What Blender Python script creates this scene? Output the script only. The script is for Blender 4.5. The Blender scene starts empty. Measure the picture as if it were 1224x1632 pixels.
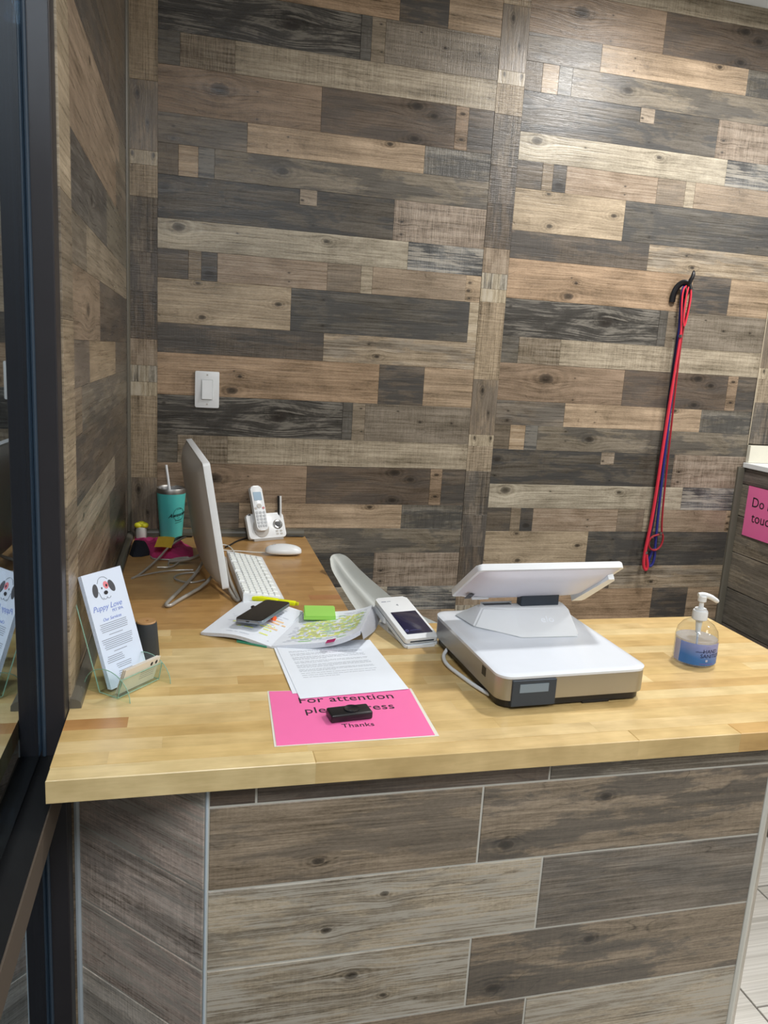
import bpy, bmesh, math, random
from mathutils import Vector, Matrix, Euler
random.seed(7)
scene = bpy.context.scene
C = scene.collection
PI = math.pi

# ------------------------------------------------------------------ camera
cam_d = bpy.data.cameras.new('camera'); cam = bpy.data.objects.new('camera', cam_d); C.objects.link(cam)
cam_d.sensor_fit = 'VERTICAL'; cam_d.sensor_height = 32.0; cam_d.lens = 1235.6 / 1632 * 32.0
cam_d.clip_start = 0.05
CR = ((0.97042484, -0.2340892, 0.0589735), (0.01021828, -0.2042432, -0.97886685), (0.24118709, 0.95051931, -0.19581069))
M = Matrix.Identity(4)
for i in range(3):
    M[i][0] = CR[0][i]; M[i][1] = -CR[1][i]; M[i][2] = -CR[2][i]
M.translation = Vector((0.1122, -2.6753, 1.7207))
cam.matrix_world = M
scene.camera = cam

# ------------------------------------------------------------------ world, lights, exposure
w = bpy.data.worlds.new('world'); scene.world = w; w.use_nodes = True
w.node_tree.nodes['Background'].inputs[0].default_value = (0.35, 0.5, 0.7, 1)
w.node_tree.nodes['Background'].inputs[1].default_value = 0.14
scene.view_settings.view_transform = 'Standard'; scene.view_settings.look = 'None'
scene.view_settings.exposure = -0.34; scene.view_settings.gamma = 1.0
scene.view_settings.use_curve_mapping = False
CEIL = 3.015
def area(name, loc, size, power, col=(1.0, 0.98, 0.95), rot=(0, 0, 0), size_y=None):
    d = bpy.data.lights.new(name, 'AREA'); d.energy = power; d.color = col; d.shape = 'RECTANGLE' if size_y else 'SQUARE'
    d.size = size
    if size_y: d.size_y = size_y
    o = bpy.data.objects.new(name, d); C.objects.link(o); o.location = loc; o.rotation_euler = rot
    return o
area('lamp_or_fill', (1.70, -0.78, CEIL - 0.02), 0.16, 40)
area('lamp_or_fill', (3.05, -1.35, CEIL - 0.02), 0.30, 34)
area('lamp_or_fill', (2.4, -3.0, CEIL - 0.02), 0.6, 34, size_y=1.2)
area('lamp_or_fill', (0.30, -3.3, CEIL - 0.02), 0.5, 66, (0.94, 0.97, 1.0), size_y=1.2)  # added cool fill standing in for window daylight on counter front and left corner
area('lamp_or_fill', (3.9, -4.2, CEIL - 0.02), 0.6, 44, size_y=1.2)

# ------------------------------------------------------------------ helpers
def S(r, g, b):
    f = lambda c: (c / 255 / 12.92) if c <= 10 else ((c / 255 + 0.055) / 1.055) ** 2.4
    return (f(r), f(g), f(b), 1.0)

class NT:
    """small wrapper round a material node tree"""
    def __init__(s, name):
        s.m = bpy.data.materials.new(name); s.m.use_nodes = True
        s.t = s.m.node_tree; s.b = s.t.nodes['Principled BSDF']; s.out = s.t.nodes['Material Output']
    def n(s, typ, **kw):
        x = s.t.nodes.new(typ)
        for k, v in kw.items(): setattr(x, k, v)
        return x
    def put(s, sock, v):
        if hasattr(v, 'default_value') or hasattr(v, 'is_output'): s.t.links.new(v, sock)
        else: sock.default_value = v
    def math(s, op, a, b=0.0, c=0.0, clamp=False):
        x = s.n('ShaderNodeMath', operation=op, use_clamp=clamp)
        s.put(x.inputs[0], a); s.put(x.inputs[1], b); s.put(x.inputs[2], c)
        return x.outputs[0]
    def xyz(s, x, y, z):
        c = s.n('ShaderNodeCombineXYZ'); s.put(c.inputs[0], x); s.put(c.inputs[1], y); s.put(c.inputs[2], z); return c.outputs[0]
    def sep(s, v):
        c = s.n('ShaderNodeSeparateXYZ'); s.put(c.inputs[0], v); return c.outputs
    def noise(s, vec, scale=1.0, detail=4.0, rough=0.5, dist=0.0):
        x = s.n('ShaderNodeTexNoise'); s.put(x.inputs['Vector'], vec)
        x.inputs['Scale'].default_value = scale; x.inputs['Detail'].default_value = detail
        x.inputs['Roughness'].default_value = rough; x.inputs['Distortion'].default_value = dist
        return x.outputs[0]
    def mix(s, f, a, b, mode='MIX'):
        x = s.n('ShaderNodeMix', data_type='RGBA', blend_type=mode)
        s.put(x.inputs[0], f); s.put(x.inputs[6], a); s.put(x.inputs[7], b)
        return x.outputs[2]
    def remap(s, v, a, b, c=0.0, d=1.0):
        x = s.n('ShaderNodeMapRange'); s.put(x.inputs[0], v)
        for i, q in enumerate((a, b, c, d)): x.inputs[i + 1].default_value = q
        x.interpolation_type = 'SMOOTHSTEP'
        return x.outputs[0]
    def attr(s, name, vec=False):
        x = s.n('ShaderNodeAttribute', attribute_type='OBJECT', attribute_name=name)
        return x.outputs['Vector'] if vec else x.outputs['Fac']
    def bump(s, h, strength, dist):
        x = s.n('ShaderNodeBump'); s.put(x.inputs['Height'], h); x.inputs['Strength'].default_value = strength
        x.inputs['Distance'].default_value = dist; s.t.links.new(x.outputs[0], s.b.inputs['Normal'])

def mat(name, col, rough=0.5, metal=0.0, spec=0.5, trans=0.0, ior=1.5, emit=None, estr=1.0, coat=0.0, alpha=1.0, sub=0.0, var=0.0, vscale=20):
    k = NT(name); b = k.b
    b.inputs['Base Color'].default_value = col; b.inputs['Roughness'].default_value = rough
    b.inputs['Metallic'].default_value = metal; b.inputs['Specular IOR Level'].default_value = spec
    b.inputs['Transmission Weight'].default_value = trans; b.inputs['IOR'].default_value = ior
    b.inputs['Coat Weight'].default_value = coat; b.inputs['Coat Roughness'].default_value = 0.08
    if sub: b.inputs['Subsurface Weight'].default_value = sub; b.inputs['Subsurface Radius'].default_value = (.01, .01, .01)
    if emit: b.inputs['Emission Color'].default_value = emit; b.inputs['Emission Strength'].default_value = estr
    # faint procedural mottling and micro relief on everything
    tc = k.n('ShaderNodeTexCoord').outputs['Object']
    nz = k.noise(tc, vscale, 4)
    if trans == 0:
        hi = tuple(min(1, c * (1 + max(var, .03))) for c in col[:3]) + (1,); lo = tuple(c * (1 - max(var, .03)) for c in col[:3]) + (1,)
        k.put(b.inputs['Base Color'], k.mix(nz, lo, hi))
    return k.m

def wood_mat(name, rough=0.42, relief=0.0009, streak=1.0, spec=0.5, fs=1.0):
    """reclaimed wood print: streaks, growth lines bent round knots, saw marks, stains; all per object"""
    k = NT(name)
    p = k.n('ShaderNodeTexCoord').outputs['Object']
    x, y, z = k.sep(p)
    seed = k.attr('seed'); saw_a = k.attr('saw'); stain_a = k.attr('stain'); white_a = k.attr('white'); tint = k.attr('tint', True)
    so = k.math('MULTIPLY', seed, 13.7)
    zw = z; core = 0.0; ring = 0.0
    for nm in ('knot_a', 'knot_b', 'knot_c'):
        kx, kz, kr = k.sep(k.attr(nm, True))
        r = k.math('MAXIMUM', kr, 0.0002)
        dx = k.math('DIVIDE', k.math('SUBTRACT', x, kx), k.math('MULTIPLY', r, 1.7))
        dz = k.math('DIVIDE', k.math('SUBTRACT', z, kz), r)
        d2 = k.math('ADD', k.math('MULTIPLY', dx, dx), k.math('MULTIPLY', dz, dz))
        g = k.math('EXPONENT', k.math('MULTIPLY', d2, -0.16))
        zw = k.math('SUBTRACT', zw, k.math('MULTIPLY', k.math('MULTIPLY', k.math('SUBTRACT', z, kz), g), 0.75))
        d = k.math('SQRT', d2)
        c = k.remap(k.math('ADD', d, k.math('MULTIPLY', k.noise(k.xyz(k.math('ADD', x, so), 0.0, z), 90, 3), 0.5)), 1.15, 0.85)
        core = k.math('MAXIMUM', core, c)
        rg = k.math('MULTIPLY', k.math('ADD', k.math('MULTIPLY', k.math('SINE', k.math('MULTIPLY', d, 7.0)), 0.5), 0.5), k.math('EXPONENT', k.math('MULTIPLY', d, -0.85)))
        ring = k.math('MAXIMUM', ring, rg)
    xs = k.math('ADD', x, so)
    fine = k.noise(k.xyz(k.math('MULTIPLY', xs, 5.0), so, k.math('MULTIPLY', zw, 190.0 * fs)), 1.0, 6, 0.65)
    broad = k.noise(k.xyz(k.math('MULTIPLY', xs, 1.6), so, k.math('MULTIPLY', zw, 34.0 * fs)), 1.0, 4, 0.55, 0.6)
    wob = k.noise(k.xyz(k.math('MULTIPLY', xs, 3.0), so, k.math('MULTIPLY', zw, 9.0)), 1.0, 3)
    lines = k.math('ABSOLUTE', k.math('SINE', k.math('ADD', k.math('MULTIPLY', zw, 120.0), k.math('MULTIPLY', wob, 20.0))))
    lines = k.remap(lines, 0.0, 0.16, 1.0, 0.0)
    blot = k.noise(k.xyz(k.math('MULTIPLY', xs, 9.0), so, k.math('MULTIPLY', z, 15.0)), 1.0, 5, 0.6)
    blot2 = k.noise(k.xyz(k.math('MULTIPLY', xs, 4.0), k.math('ADD', so, 5.0), k.math('MULTIPLY', z, 22.0)), 1.0, 6, 0.65)
    sawn = k.noise(k.xyz(k.math('MULTIPLY', xs, 240.0), so, k.math('MULTIPLY', z, 16.0)), 1.0, 4, 0.6)
    speck = k.noise(k.xyz(k.math('MULTIPLY', xs, 120.0), so, k.math('MULTIPLY', z, 330.0)), 1.0, 3, 0.7)
    # value
    big = k.noise(k.xyz(k.math('MULTIPLY', xs, 5.0), so, k.math('MULTIPLY', z, 11.0 * fs)), 1.0, 8, 0.72, 0.8)
    pick = k.remap(k.noise(k.xyz(k.math('MULTIPLY', xs, 2.6), k.math('ADD', so, 9.0), k.math('MULTIPLY', z, 5.0)), 1.0, 2), 0.40, 0.60)
    v = k.math('ADD', 0.96, k.math('MULTIPLY', k.math('SUBTRACT', fine, 0.5), 1.7 * streak))
    v = k.math('ADD', v, k.math('MULTIPLY', k.math('SUBTRACT', broad, 0.5), 1.0 * streak))
    v = k.math('ADD', v, k.math('MULTIPLY', k.math('SUBTRACT', speck, 0.5), 0.8))
    v = k.math('ADD', v, k.math('MULTIPLY', k.math('SUBTRACT', big, 0.5), 1.5))
    v = k.math('ADD', v, k.math('MULTIPLY', k.math('MULTIPLY', k.math('SUBTRACT', sawn, 0.5), k.math('ADD', saw_a, k.math('MULTIPLY', pick, 0.25))), 1.7))
    v = k.math('SUBTRACT', v, k.math('MULTIPLY', k.math('MULTIPLY', lines, 0.30 * streak), pick))
    v = k.math('SUBTRACT', v, k.math('MULTIPLY', ring, 0.75))
    v = k.math('MAXIMUM', v, 0.16)
    col = k.mix(1.0, tint, k.xyz(v, k.math('POWER', v, 1.04), k.math('POWER', v, 1.12)), 'MULTIPLY')
    sm = k.math('ADD', k.math('MULTIPLY', blot2, 0.6), k.math('MULTIPLY', big, 0.4))
    col = k.mix(k.math('MULTIPLY', k.remap(sm, 0.470, 0.535), k.math('MULTIPLY', stain_a, 1.25), clamp=True), col, (0.045, 0.045, 0.045, 1))
    wn = k.math('MULTIPLY', k.remap(k.math('ADD', k.math('MULTIPLY', fine, 0.5), k.math('MULTIPLY', big, 0.5)), 0.485, 0.56), white_a, clamp=True)
    col = k.mix(wn, col, (0.46, 0.42, 0.35, 1))
    col = k.mix(k.math('MULTIPLY', core, 0.68), col, (0.022, 0.017, 0.013, 1))
    k.put(k.b.inputs['Base Color'], col)
    h = k.math('ADD', k.math('MULTIPLY', fine, 0.7), k.math('MULTIPLY', k.math('MULTIPLY', sawn, saw_a), 1.5))
    h = k.math('ADD', h, k.math('MULTIPLY', broad, 0.5))
    k.bump(h, 0.7, relief)
    k.put(k.b.inputs['Roughness'], k.math('ADD', rough, k.math('MULTIPLY', k.math('SUBTRACT', fine, 0.5), 0.35)))
    k.b.inputs['Specular IOR Level'].default_value = spec
    return k.m

def stave_mat(name):
    k = NT(name)
    p = k.n('ShaderNodeTexCoord').outputs['Object']; x, y, z = k.sep(p)
    seed = k.attr('seed'); tint = k.attr('tint', True); so = k.math('MULTIPLY', seed, 9.3); xs = k.math('ADD', x, so)
    yy = k.math('ADD', y, k.math('MULTIPLY', z, 0.7))
    a = k.noise(k.xyz(k.math('MULTIPLY', xs, 6.0), so, k.math('MULTIPLY', yy, 55.0)), 1.0, 5, 0.6, 0.4)
    b = k.noise(k.xyz(k.math('MULTIPLY', xs, 14.0), so, k.math('MULTIPLY', yy, 18.0)), 1.0, 3)
    f = k.noise(k.xyz(k.math('MULTIPLY', xs, 40.0), so, k.math('MULTIPLY', yy, 400.0)), 1.0, 3)
    v = k.math('ADD', 1.0, k.math('MULTIPLY', k.math('SUBTRACT', a, 0.5), 0.5))
    v = k.math('ADD', v, k.math('MULTIPLY', k.math('SUBTRACT', b, 0.5), 0.6))
    v = k.math('ADD', v, k.math('MULTIPLY', k.math('SUBTRACT', f, 0.5), 0.14))
    k.put(k.b.inputs['Base Color'], k.mix(1.0, tint, k.xyz(v, k.math('POWER', v, 1.15), k.math('POWER', v, 1.5)), 'MULTIPLY'))
    k.b.inputs['Roughness'].default_value = 0.34; k.b.inputs['Coat Weight'].default_value = 0.25; k.b.inputs['Coat Roughness'].default_value = 0.25
    k.bump(a, 0.1, 0.0003)
    return k.m

class B:
    """collects shapes into one bmesh"""
    def __init__(s): s.bm = bmesh.new(); s.mi = 0
    def _fin(s, geom_faces):
        for f in geom_faces: f.material_index = s.mi
    def box(s, x0, x1, y0, y1, z0, z1, bev=0.0, seg=2, M=None):
        r = bmesh.ops.create_cube(s.bm, size=1.0)
        vs = r['verts']
        for v in vs: v.co = Vector(((x0 + x1) / 2 + v.co.x * (x1 - x0), (y0 + y1) / 2 + v.co.y * (y1 - y0), (z0 + z1) / 2 + v.co.z * (z1 - z0)))
        fs = list({f for v in vs for f in v.link_faces})
        s._fin(fs)
        if bev > 0:
            es = list({e for v in vs for e in v.link_edges})
            r2 = bmesh.ops.bevel(s.bm, geom=es, offset=bev, segments=seg, affect='EDGES', profile=0.5)
            vs = list({v for f in r2['faces'] for v in f.verts} | {v for v in vs if v.is_valid})
            s._fin([f for f in r2['faces']])
            vs = list({v for v in vs})
        if M is not None:
            for v in vs: v.co = M @ v.co
        return s
    def prism(s, poly, z0, z1, M=None, bev=0.0, seg=2):
        a = [s.bm.verts.new((p[0], p[1], z0)) for p in poly]; b = [s.bm.verts.new((p[0], p[1], z1)) for p in poly]
        n = len(poly); fs = [s.bm.faces.new(a[::-1]), s.bm.faces.new(b)]
        for i in range(n): fs.append(s.bm.faces.new((a[i], a[(i + 1) % n], b[(i + 1) % n], b[i])))
        s._fin(fs); vs = a + b
        if bev > 0:
            es = [e for e in fs[1].edges]
            r2 = bmesh.ops.bevel(s.bm, geom=es, offset=bev, segments=seg, affect='EDGES', profile=0.5)
            s._fin(r2['faces']); vs = list({v for f in r2['faces'] for v in f.verts} | {v for v in vs if v.is_valid})
        if M is not None:
            for v in vs: v.co = M @ v.co
        return s
    def lathe(s, prof, n=32, M=None, cx=0, cy=0):
        rings = []
        for r, z in prof:
            if r < 1e-6: rings.append([s.bm.verts.new((cx, cy, z))])
            else: rings.append([s.bm.verts.new((cx + r * math.cos(2 * PI * i / n), cy + r * math.sin(2 * PI * i / n), z)) for i in range(n)])
        fs = []
        for a, b in zip(rings, rings[1:]):
            if len(a) == 1 and len(b) == 1: continue
            for i in range(n):
                j = (i + 1) % n
                if len(a) == 1: fs.append(s.bm.faces.new((a[0], b[j], b[i])))
                elif len(b) == 1: fs.append(s.bm.faces.new((a[i], a[j], b[0])))
                else: fs.append(s.bm.faces.new((a[i], a[j], b[j], b[i])))
        s._fin(fs)
        if M is not None:
            for r in rings:
                for v in r: v.co = M @ v.co
        return s
    def tube(s, pts, r, n=10, closed=False, flat=1.0, smooth=0, caps=True):
        P = [Vector(p) for p in pts]
        for _ in range(smooth):
            Q = []
            m = len(P)
            rng = range(m if closed else m - 1)
            if not closed: Q.append(P[0])
            for i in rng:
                a, b = P[i], P[(i + 1) % m]
                Q += [a * .75 + b * .25, a * .25 + b * .75]
            if not closed: Q.append(P[-1])
            P = Q
        m = len(P); rings = []; up = Vector((0, 0, 1))
        prev = None
        for i in range(m):
            t = (P[(i + 1) % m] - P[i - 1]) if (closed or 0 < i < m - 1) else (P[1] - P[0] if i == 0 else P[-1] - P[-2])
            t.normalize()
            if prev is None:
                a = t.cross(up)
                if a.length < 0.1: a = t.cross(Vector((0, 1, 0)))
            else: a = prev - t * prev.dot(t)
            a.normalize(); prev = a; b = t.cross(a)
            rr = r[i * (len(r) - 1) // max(1, m - 1)] if isinstance(r, (list, tuple)) else r
            rings.append([s.bm.verts.new(P[i] + a * (rr * math.cos(2 * PI * q / n)) + b * (rr * flat * math.sin(2 * PI * q / n))) for q in range(n)])
        fs = []
        for i in range(m if closed else m - 1):
            A, Bq = rings[i], rings[(i + 1) % m]
            for q in range(n): fs.append(s.bm.faces.new((A[q], A[(q + 1) % n], Bq[(q + 1) % n], Bq[q])))
        if not closed and caps: fs += [s.bm.faces.new(rings[0][::-1]), s.bm.faces.new(rings[-1])]
        s._fin(fs)
        return s
    def cyl(s, p0, p1, r0, r1=None, n=24):
        return s.tube([p0, p1], [r0, r1 if r1 is not None else r0], n=n)
    def grid(s, fn, nu, nv, thick=0.0, M=None):
        V = [[s.bm.verts.new(fn(i / nu, j / nv)) for j in range(nv + 1)] for i in range(nu + 1)]
        fs = [s.bm.faces.new((V[i][j], V[i + 1][j], V[i + 1][j + 1], V[i][j + 1])) for i in range(nu) for j in range(nv)]
        s._fin(fs)
        if thick:
            r = bmesh.ops.solidify(s.bm, geom=fs, thickness=thick)
            s._fin([g for g in r['geom'] if isinstance(g, bmesh.types.BMFace)])
        if M is not None:
            for v in s.bm.verts: v.co = M @ v.co
        return s
    def sphere(s, c, rx, ry=None, rz=None, u=20, v=12):
        ry = ry or rx; rz = rz or rx
        r = bmesh.ops.create_uvsphere(s.bm, u_segments=u, v_segments=v, radius=1.0)
        for q in r['verts']: q.co = Vector((c[0] + q.co.x * rx, c[1] + q.co.y * ry, c[2] + q.co.z * rz))
        s._fin({f for q in r['verts'] for f in q.link_faces})
        return s
    def xf(s, M):
        for v in s.bm.verts: v.co = M @ v.co
        return s
    def obj(s, name, mats, parent=None, smooth=False, loc=None, rot=None, kind=None, label=None):
        bmesh.ops.recalc_face_normals(s.bm, faces=s.bm.faces)
        me = bpy.data.meshes.new(name); s.bm.to_mesh(me); s.bm.free()
        for m in (mats if isinstance(mats, (list, tuple)) else [mats]): me.materials.append(m)
        if smooth:
            for p in me.polygons: p.use_smooth = True
            try: me.set_sharp_from_angle(angle=math.radians(38 if smooth is True else smooth))
            except Exception: pass
        return link(name, me, parent, loc, rot, kind, label)
def link(name, me, parent=None, loc=None, rot=None, kind=None, label=None):
    o = bpy.data.objects.new(name, me); C.objects.link(o)
    if parent: o.parent = parent
    if loc: o.location = loc
    if rot: o.rotation_euler = rot
    if kind: o['kind'] = kind
    if label: o['label'] = label
    return o
def thing(name, label, cat, loc=(0, 0, 0), rz=0.0, group=None):
    o = bpy.data.objects.new(name, None); C.objects.link(o); o.empty_display_size = 0.05
    o.location = loc; o.rotation_euler = (0, 0, rz); o['label'] = label; o['category'] = cat
    if group: o['group'] = group
    return o
def tag(o, label, cat, group=None):
    o['label'] = label; o['category'] = cat
    if group: o['group'] = group
    return o
def rrect(w, h, r, n=6, cx=0, cy=0):
    P = []
    for (sx, sy, a0) in ((1, 1, 0), (-1, 1, 90), (-1, -1, 180), (1, -1, 270)):
        for i in range(n + 1):
            a = math.radians(a0 + 90 * i / n)
            P.append((cx + sx * (w / 2 - r) + r * math.cos(a), cy + sy * (h / 2 - r) + r * math.sin(a)))
    return P
def frame(o, ux, uy, uz):
    m = Matrix.Identity(4)
    for i in range(3): m[i][0] = ux[i]; m[i][1] = uy[i]; m[i][2] = uz[i]
    m.translation = Vector(o); return m
def text_mesh(body, size, M, align='CENTER', ext=0.0002, shear=0.0, space=1.0, bold=0.0):
    cu = bpy.data.curves.new('t', 'FONT'); cu.body = body; cu.size = size; cu.align_x = align; cu.align_y = 'CENTER'
    cu.extrude = ext; cu.shear = shear; cu.space_character = space; cu.offset = bold; cu.resolution_u = 3
    o = bpy.data.objects.new('t', cu)
    me = bpy.data.meshes.new_from_object(o)
    me.transform(M)
    bpy.data.objects.remove(o); bpy.data.curves.remove(cu)
    return me
def text(name, body, size, M, m, parent, **kw):
    me = text_mesh(body, size, M, **kw); me.materials.clear(); me.materials.append(m)
    return link(name, me, parent)

# ------------------------------------------------------------------ materials
M_plank = wood_mat('reclaimed_wood_panel', rough=0.31, relief=0.0020, spec=0.42)
M_tile = wood_mat('wood_look_porcelain', rough=0.42, relief=0.0009, streak=1.1, spec=0.5, fs=1.7)
M_floor = wood_mat('pale_floor_tile', rough=0.4, relief=0.0004, streak=0.35)
M_stave = stave_mat('butcher_block')
M_backing = mat('panel_backing', S(84, 76, 64), 0.8)
M_grout = mat('grout', S(196, 193, 183), 0.85)
M_grout_dark = mat('floor_grout', S(110, 104, 98), 0.9)
M_trim = mat('grey_trim', S(96, 92, 82), 0.38, spec=0.5)
M_trimw = mat('white_tile_edge', S(186, 198, 206), 0.35)
M_mullion = mat('bronze_anodised_aluminium', S(43, 41, 44), 0.42, metal=0.0, spec=0.4, var=.1)
M_sill = mat('black_sill', S(20, 20, 21), 0.35)
M_brown = mat('bronze_angle', S(78, 68, 58), 0.45)
M_white = mat('white_plastic', S(228, 231, 233), 0.28)
M_whitem = mat('white_matte_plastic', S(236, 240, 237), 0.45)
M_silver = mat('silver_grey_plastic', S(176, 172, 166), 0.4)
M_dark = mat('dark_grey_plastic', S(50, 60, 72), 0.4)
M_black = mat('black_plastic', S(22, 22, 25), 0.35)
M_screen = mat('glossy_black_glass', S(10, 11, 15), 0.12, spec=0.3)
M_steel = mat('brushed_steel', S(176, 175, 172), 0.42, metal=1.0)
M_chrome = mat('bright_steel', S(215, 215, 215), 0.15, metal=1.0)
M_wire = mat('satin_wire', S(172, 168, 160), 0.35, metal=0.3)
M_paper = mat('paper', S(226, 232, 240), 0.7)
M_pageedge = mat('page_edges', S(205, 208, 215), 0.8, var=.1, vscale=300)
M_ink = mat('ink', S(30, 30, 36), 0.6)
M_inkg = mat('grey_ink', S(128, 134, 146), 0.7)
M_pink = mat('pink_paper', S(250, 118, 178), 0.3, coat=0.5, emit=None)
M_wallp = mat('painted_wall', S(156, 150, 140), 0.7)
M_ceil = mat('ceiling_white', S(236, 240, 242), 0.8)

# ------------------------------------------------------------------ plank pieces
def plank_mesh(L, T, H, ch=0.0004):
    """box with chamfered front (front is -y)"""
    v = [(0, 0, 0), (L, 0, 0), (L, 0, H), (0, 0, H), (0, -T + ch, 0), (L, -T + ch, 0), (L, -T + ch, H), (0, -T + ch, H),
         (ch, -T, ch), (L - ch, -T, ch), (L - ch, -T, H - ch), (ch, -T, H - ch)]
    f = [(0, 3, 2, 1), (8, 9, 10, 11), (0, 1, 5, 4), (1, 2, 6, 5), (2, 3, 7, 6), (3, 0, 4, 7), (4, 5, 9, 8), (5, 6, 10, 9), (6, 7, 11, 10), (7, 4, 8, 11)]
    me = bpy.data.meshes.new('plank'); me.from_pydata(v, [], f); me.update(); return me
def piece(name, me, m, parent, loc, rot, tint, seed, stain=0.0, white=0.0, saw=0.0, knots=()):
    me.materials.append(m)
    o = link(name, me, parent, loc, rot)
    lum = .3 * tint[0] + .59 * tint[1] + .11 * tint[2]; k_ = SAT.get(m.name, 1.0)
    up = 1.12 if stain >= .3 else 1.0
    tint = [(lum + (c - lum) * k_) * up for c in tint[:3]]
    o['tint'] = list(tint); o['seed'] = float(seed); o['stain'] = float(stain); o['white'] = float(white); o['saw'] = float(saw)
    for nm, kk in zip(('knot_a', 'knot_b', 'knot_c'), list(knots) + [(-9, -9, .0002)] * 3): o[nm] = [float(q) for q in kk[:3]]
    return o
GAP = 0.0002
SAT = {'reclaimed_wood_panel': 0.72}
def vplank(parent, x0, x1, z0, z1, y, seed, tint, name='wood_plank', m=None, T=0.006, **kw):
    T2 = T + random.Random(seed * 77.7).choice((0, 0.0004, 0.0008))
    ks = [(k[0], k[1], k[2]) for k in kw.pop('knots', ())]
    return piece(name, plank_mesh(x1 - x0 - 2 * GAP, T2, z1 - z0 - 2 * GAP), m or M_plank, parent, (x0 + GAP, y, z0 + GAP), None, tint, seed, knots=ks, **kw)

# rows of the print (height above floor) and its pieces
PER = 1.2192
L = {i + 1: z + 1.6 for i, z in enumerate((1.046, .952, .817, .729, .638, .508, .417, .327, .188, .094, -.042))}
L[12] = L[1] - PER
T_ = S
# (row, x0, x1, tint, dict)
PRINT = [
 (1, 0, .065, T_(108, 100, 86), dict(stain=.25)),
 (1, .065, .229, T_(120, 104, 80), dict(saw=.9, white=.15)),
 (1, .229, 1.09, T_(158, 142, 114), dict(saw=.35)),
 (2, 0, .503, T_(140, 114, 85), dict(k=[(.184, 2.503, .024), (.30, 2.51, .003), (.30, 2.43, .003)])),
 (2, .503, .955, T_(100, 83, 66), dict(stain=.35, k=[(.821, 2.534, .016), (.881, 2.51, .012), (.817, 2.434, .012)])),
 (2, .955, 1.0, T_(138, 112, 82), dict(k=[(.978, 2.53, .008), (.978, 2.45, .007)])),
 (2, 1.0, 1.09, T_(92, 80, 66), dict(stain=.5)),
 (3, 0, .272, T_(104, 92, 76), dict(stain=.4, white=.1, k=[(.046, 2.379, .004), (.046, 2.345, .006)])),
 (3, .272, .855, T_(170, 142, 106), dict(k=[(.40, 2.39, .003), (.40, 2.35, .003), (.735, 2.408, .009)])),
 (3, .855, 1.09, T_(102, 95, 82), dict(stain=.55, saw=.6)),
 (4, 0, .062, T_(108, 94, 74), dict(saw=.3)),
 (4, .062, .122, T_(158, 130, 92), dict(white=.2)),
 (4, .122, .172, T_(96, 93, 86), dict(white=.3, stain=.7)),
 (4, .172, 1.09, T_(122, 110, 90), dict(stain=.5, k=[(.386, 2.285, .015), (.285, 2.312, .003), (.288, 2.276, .003)])),
 (5, 0, .762, T_(88, 80, 68), dict(stain=.65, k=[(.49, 2.129, .004), (.016, 2.139, .005), (.02, 2.2, .012)])),
 (5, .762, 1.09, T_(142, 122, 100), dict(saw=.8, white=.15, k=[(.79, 2.17, .006), (.79, 2.13, .005)])),
 (6, 0, .819, T_(165, 152, 126), dict(k=[(.064, 2.085, .017), (.247, 2.083, .003), (.538, 2.084, .009)])),
 (6, .819, 1.09, T_(104, 104, 102), dict(stain=.7, saw=.8, white=.6)),
 (7, 0, .095, T_(96, 84, 68), dict(stain=.4)),
 (7, .095, .135, T_(132, 114, 88), dict()),
 (7, .135, .186, T_(84, 76, 66), dict(stain=.6, k=[(.16, 1.95, .012)])),
 (7, .186, .545, T_(148, 124, 96), dict(white=.15, k=[(.417, 1.974, .004), (.418, 1.946, .003)])),
 (7, .545, .66, T_(132, 114, 90), dict(stain=.2)),
 (7, .66, .70, T_(158, 142, 114), dict()),
 (7, .70, 1.035, T_(148, 126, 98), dict()),
 (7, 1.035, 1.09, T_(164, 138, 102), dict(k=[(1.049, 1.992, .006), (1.045, 1.965, .007), (1.05, 1.94, .005)])),
 (8, 0, .427, T_(164, 142, 108), dict(k=[(.385, 1.871, .010), (.14, 1.812, .010), (.125, 1.918, .007)])),
 (8, .427, 1.055, T_(86, 80, 70), dict(stain=.55, k=[(.536, 1.896, .004), (.537, 1.812, .004), (.998, 1.815, .003)])),
 (8, 1.055, 1.09, T_(168, 148, 114), dict(white=.2)),
 (9, 0, .542, T_(94, 82, 68), dict(stain=.5, saw=.2)),
 (9, .542, 1.09, T_(152, 132, 102), dict(stain=.35, white=.25, k=[(.70, 1.76, .004), (.73, 1.72, .008)])),
 (10, 0, .742, T_(160, 128, 90), dict(k=[(.265, 1.628, .007), (.245, 1.645, .003), (.24, 1.58, .016)])),
 (10, .742, .906, T_(98, 86, 72), dict(stain=.6)),
 (10, .906, 1.09, T_(162, 134, 98), dict(stain=.1)),
 (11, 0, .62, T_(68, 64, 58), dict(white=.28, k=[(.40, 1.50, .024), (.02, 1.53, .005)])),
 (11, .62, .655, T_(92, 87, 78), dict(saw=.4)),
 (11, .655, .70, T_(134, 118, 94), dict(k=[(.684, 1.539, .004), (.69, 1.459, .004)])),
 (11, .70, 1.09, T_(122, 109, 90), dict(saw=.5, k=[(.818, 1.535, .004), (.902, 1.50, .006), (1.02, 1.50, .004)])),
]
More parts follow.
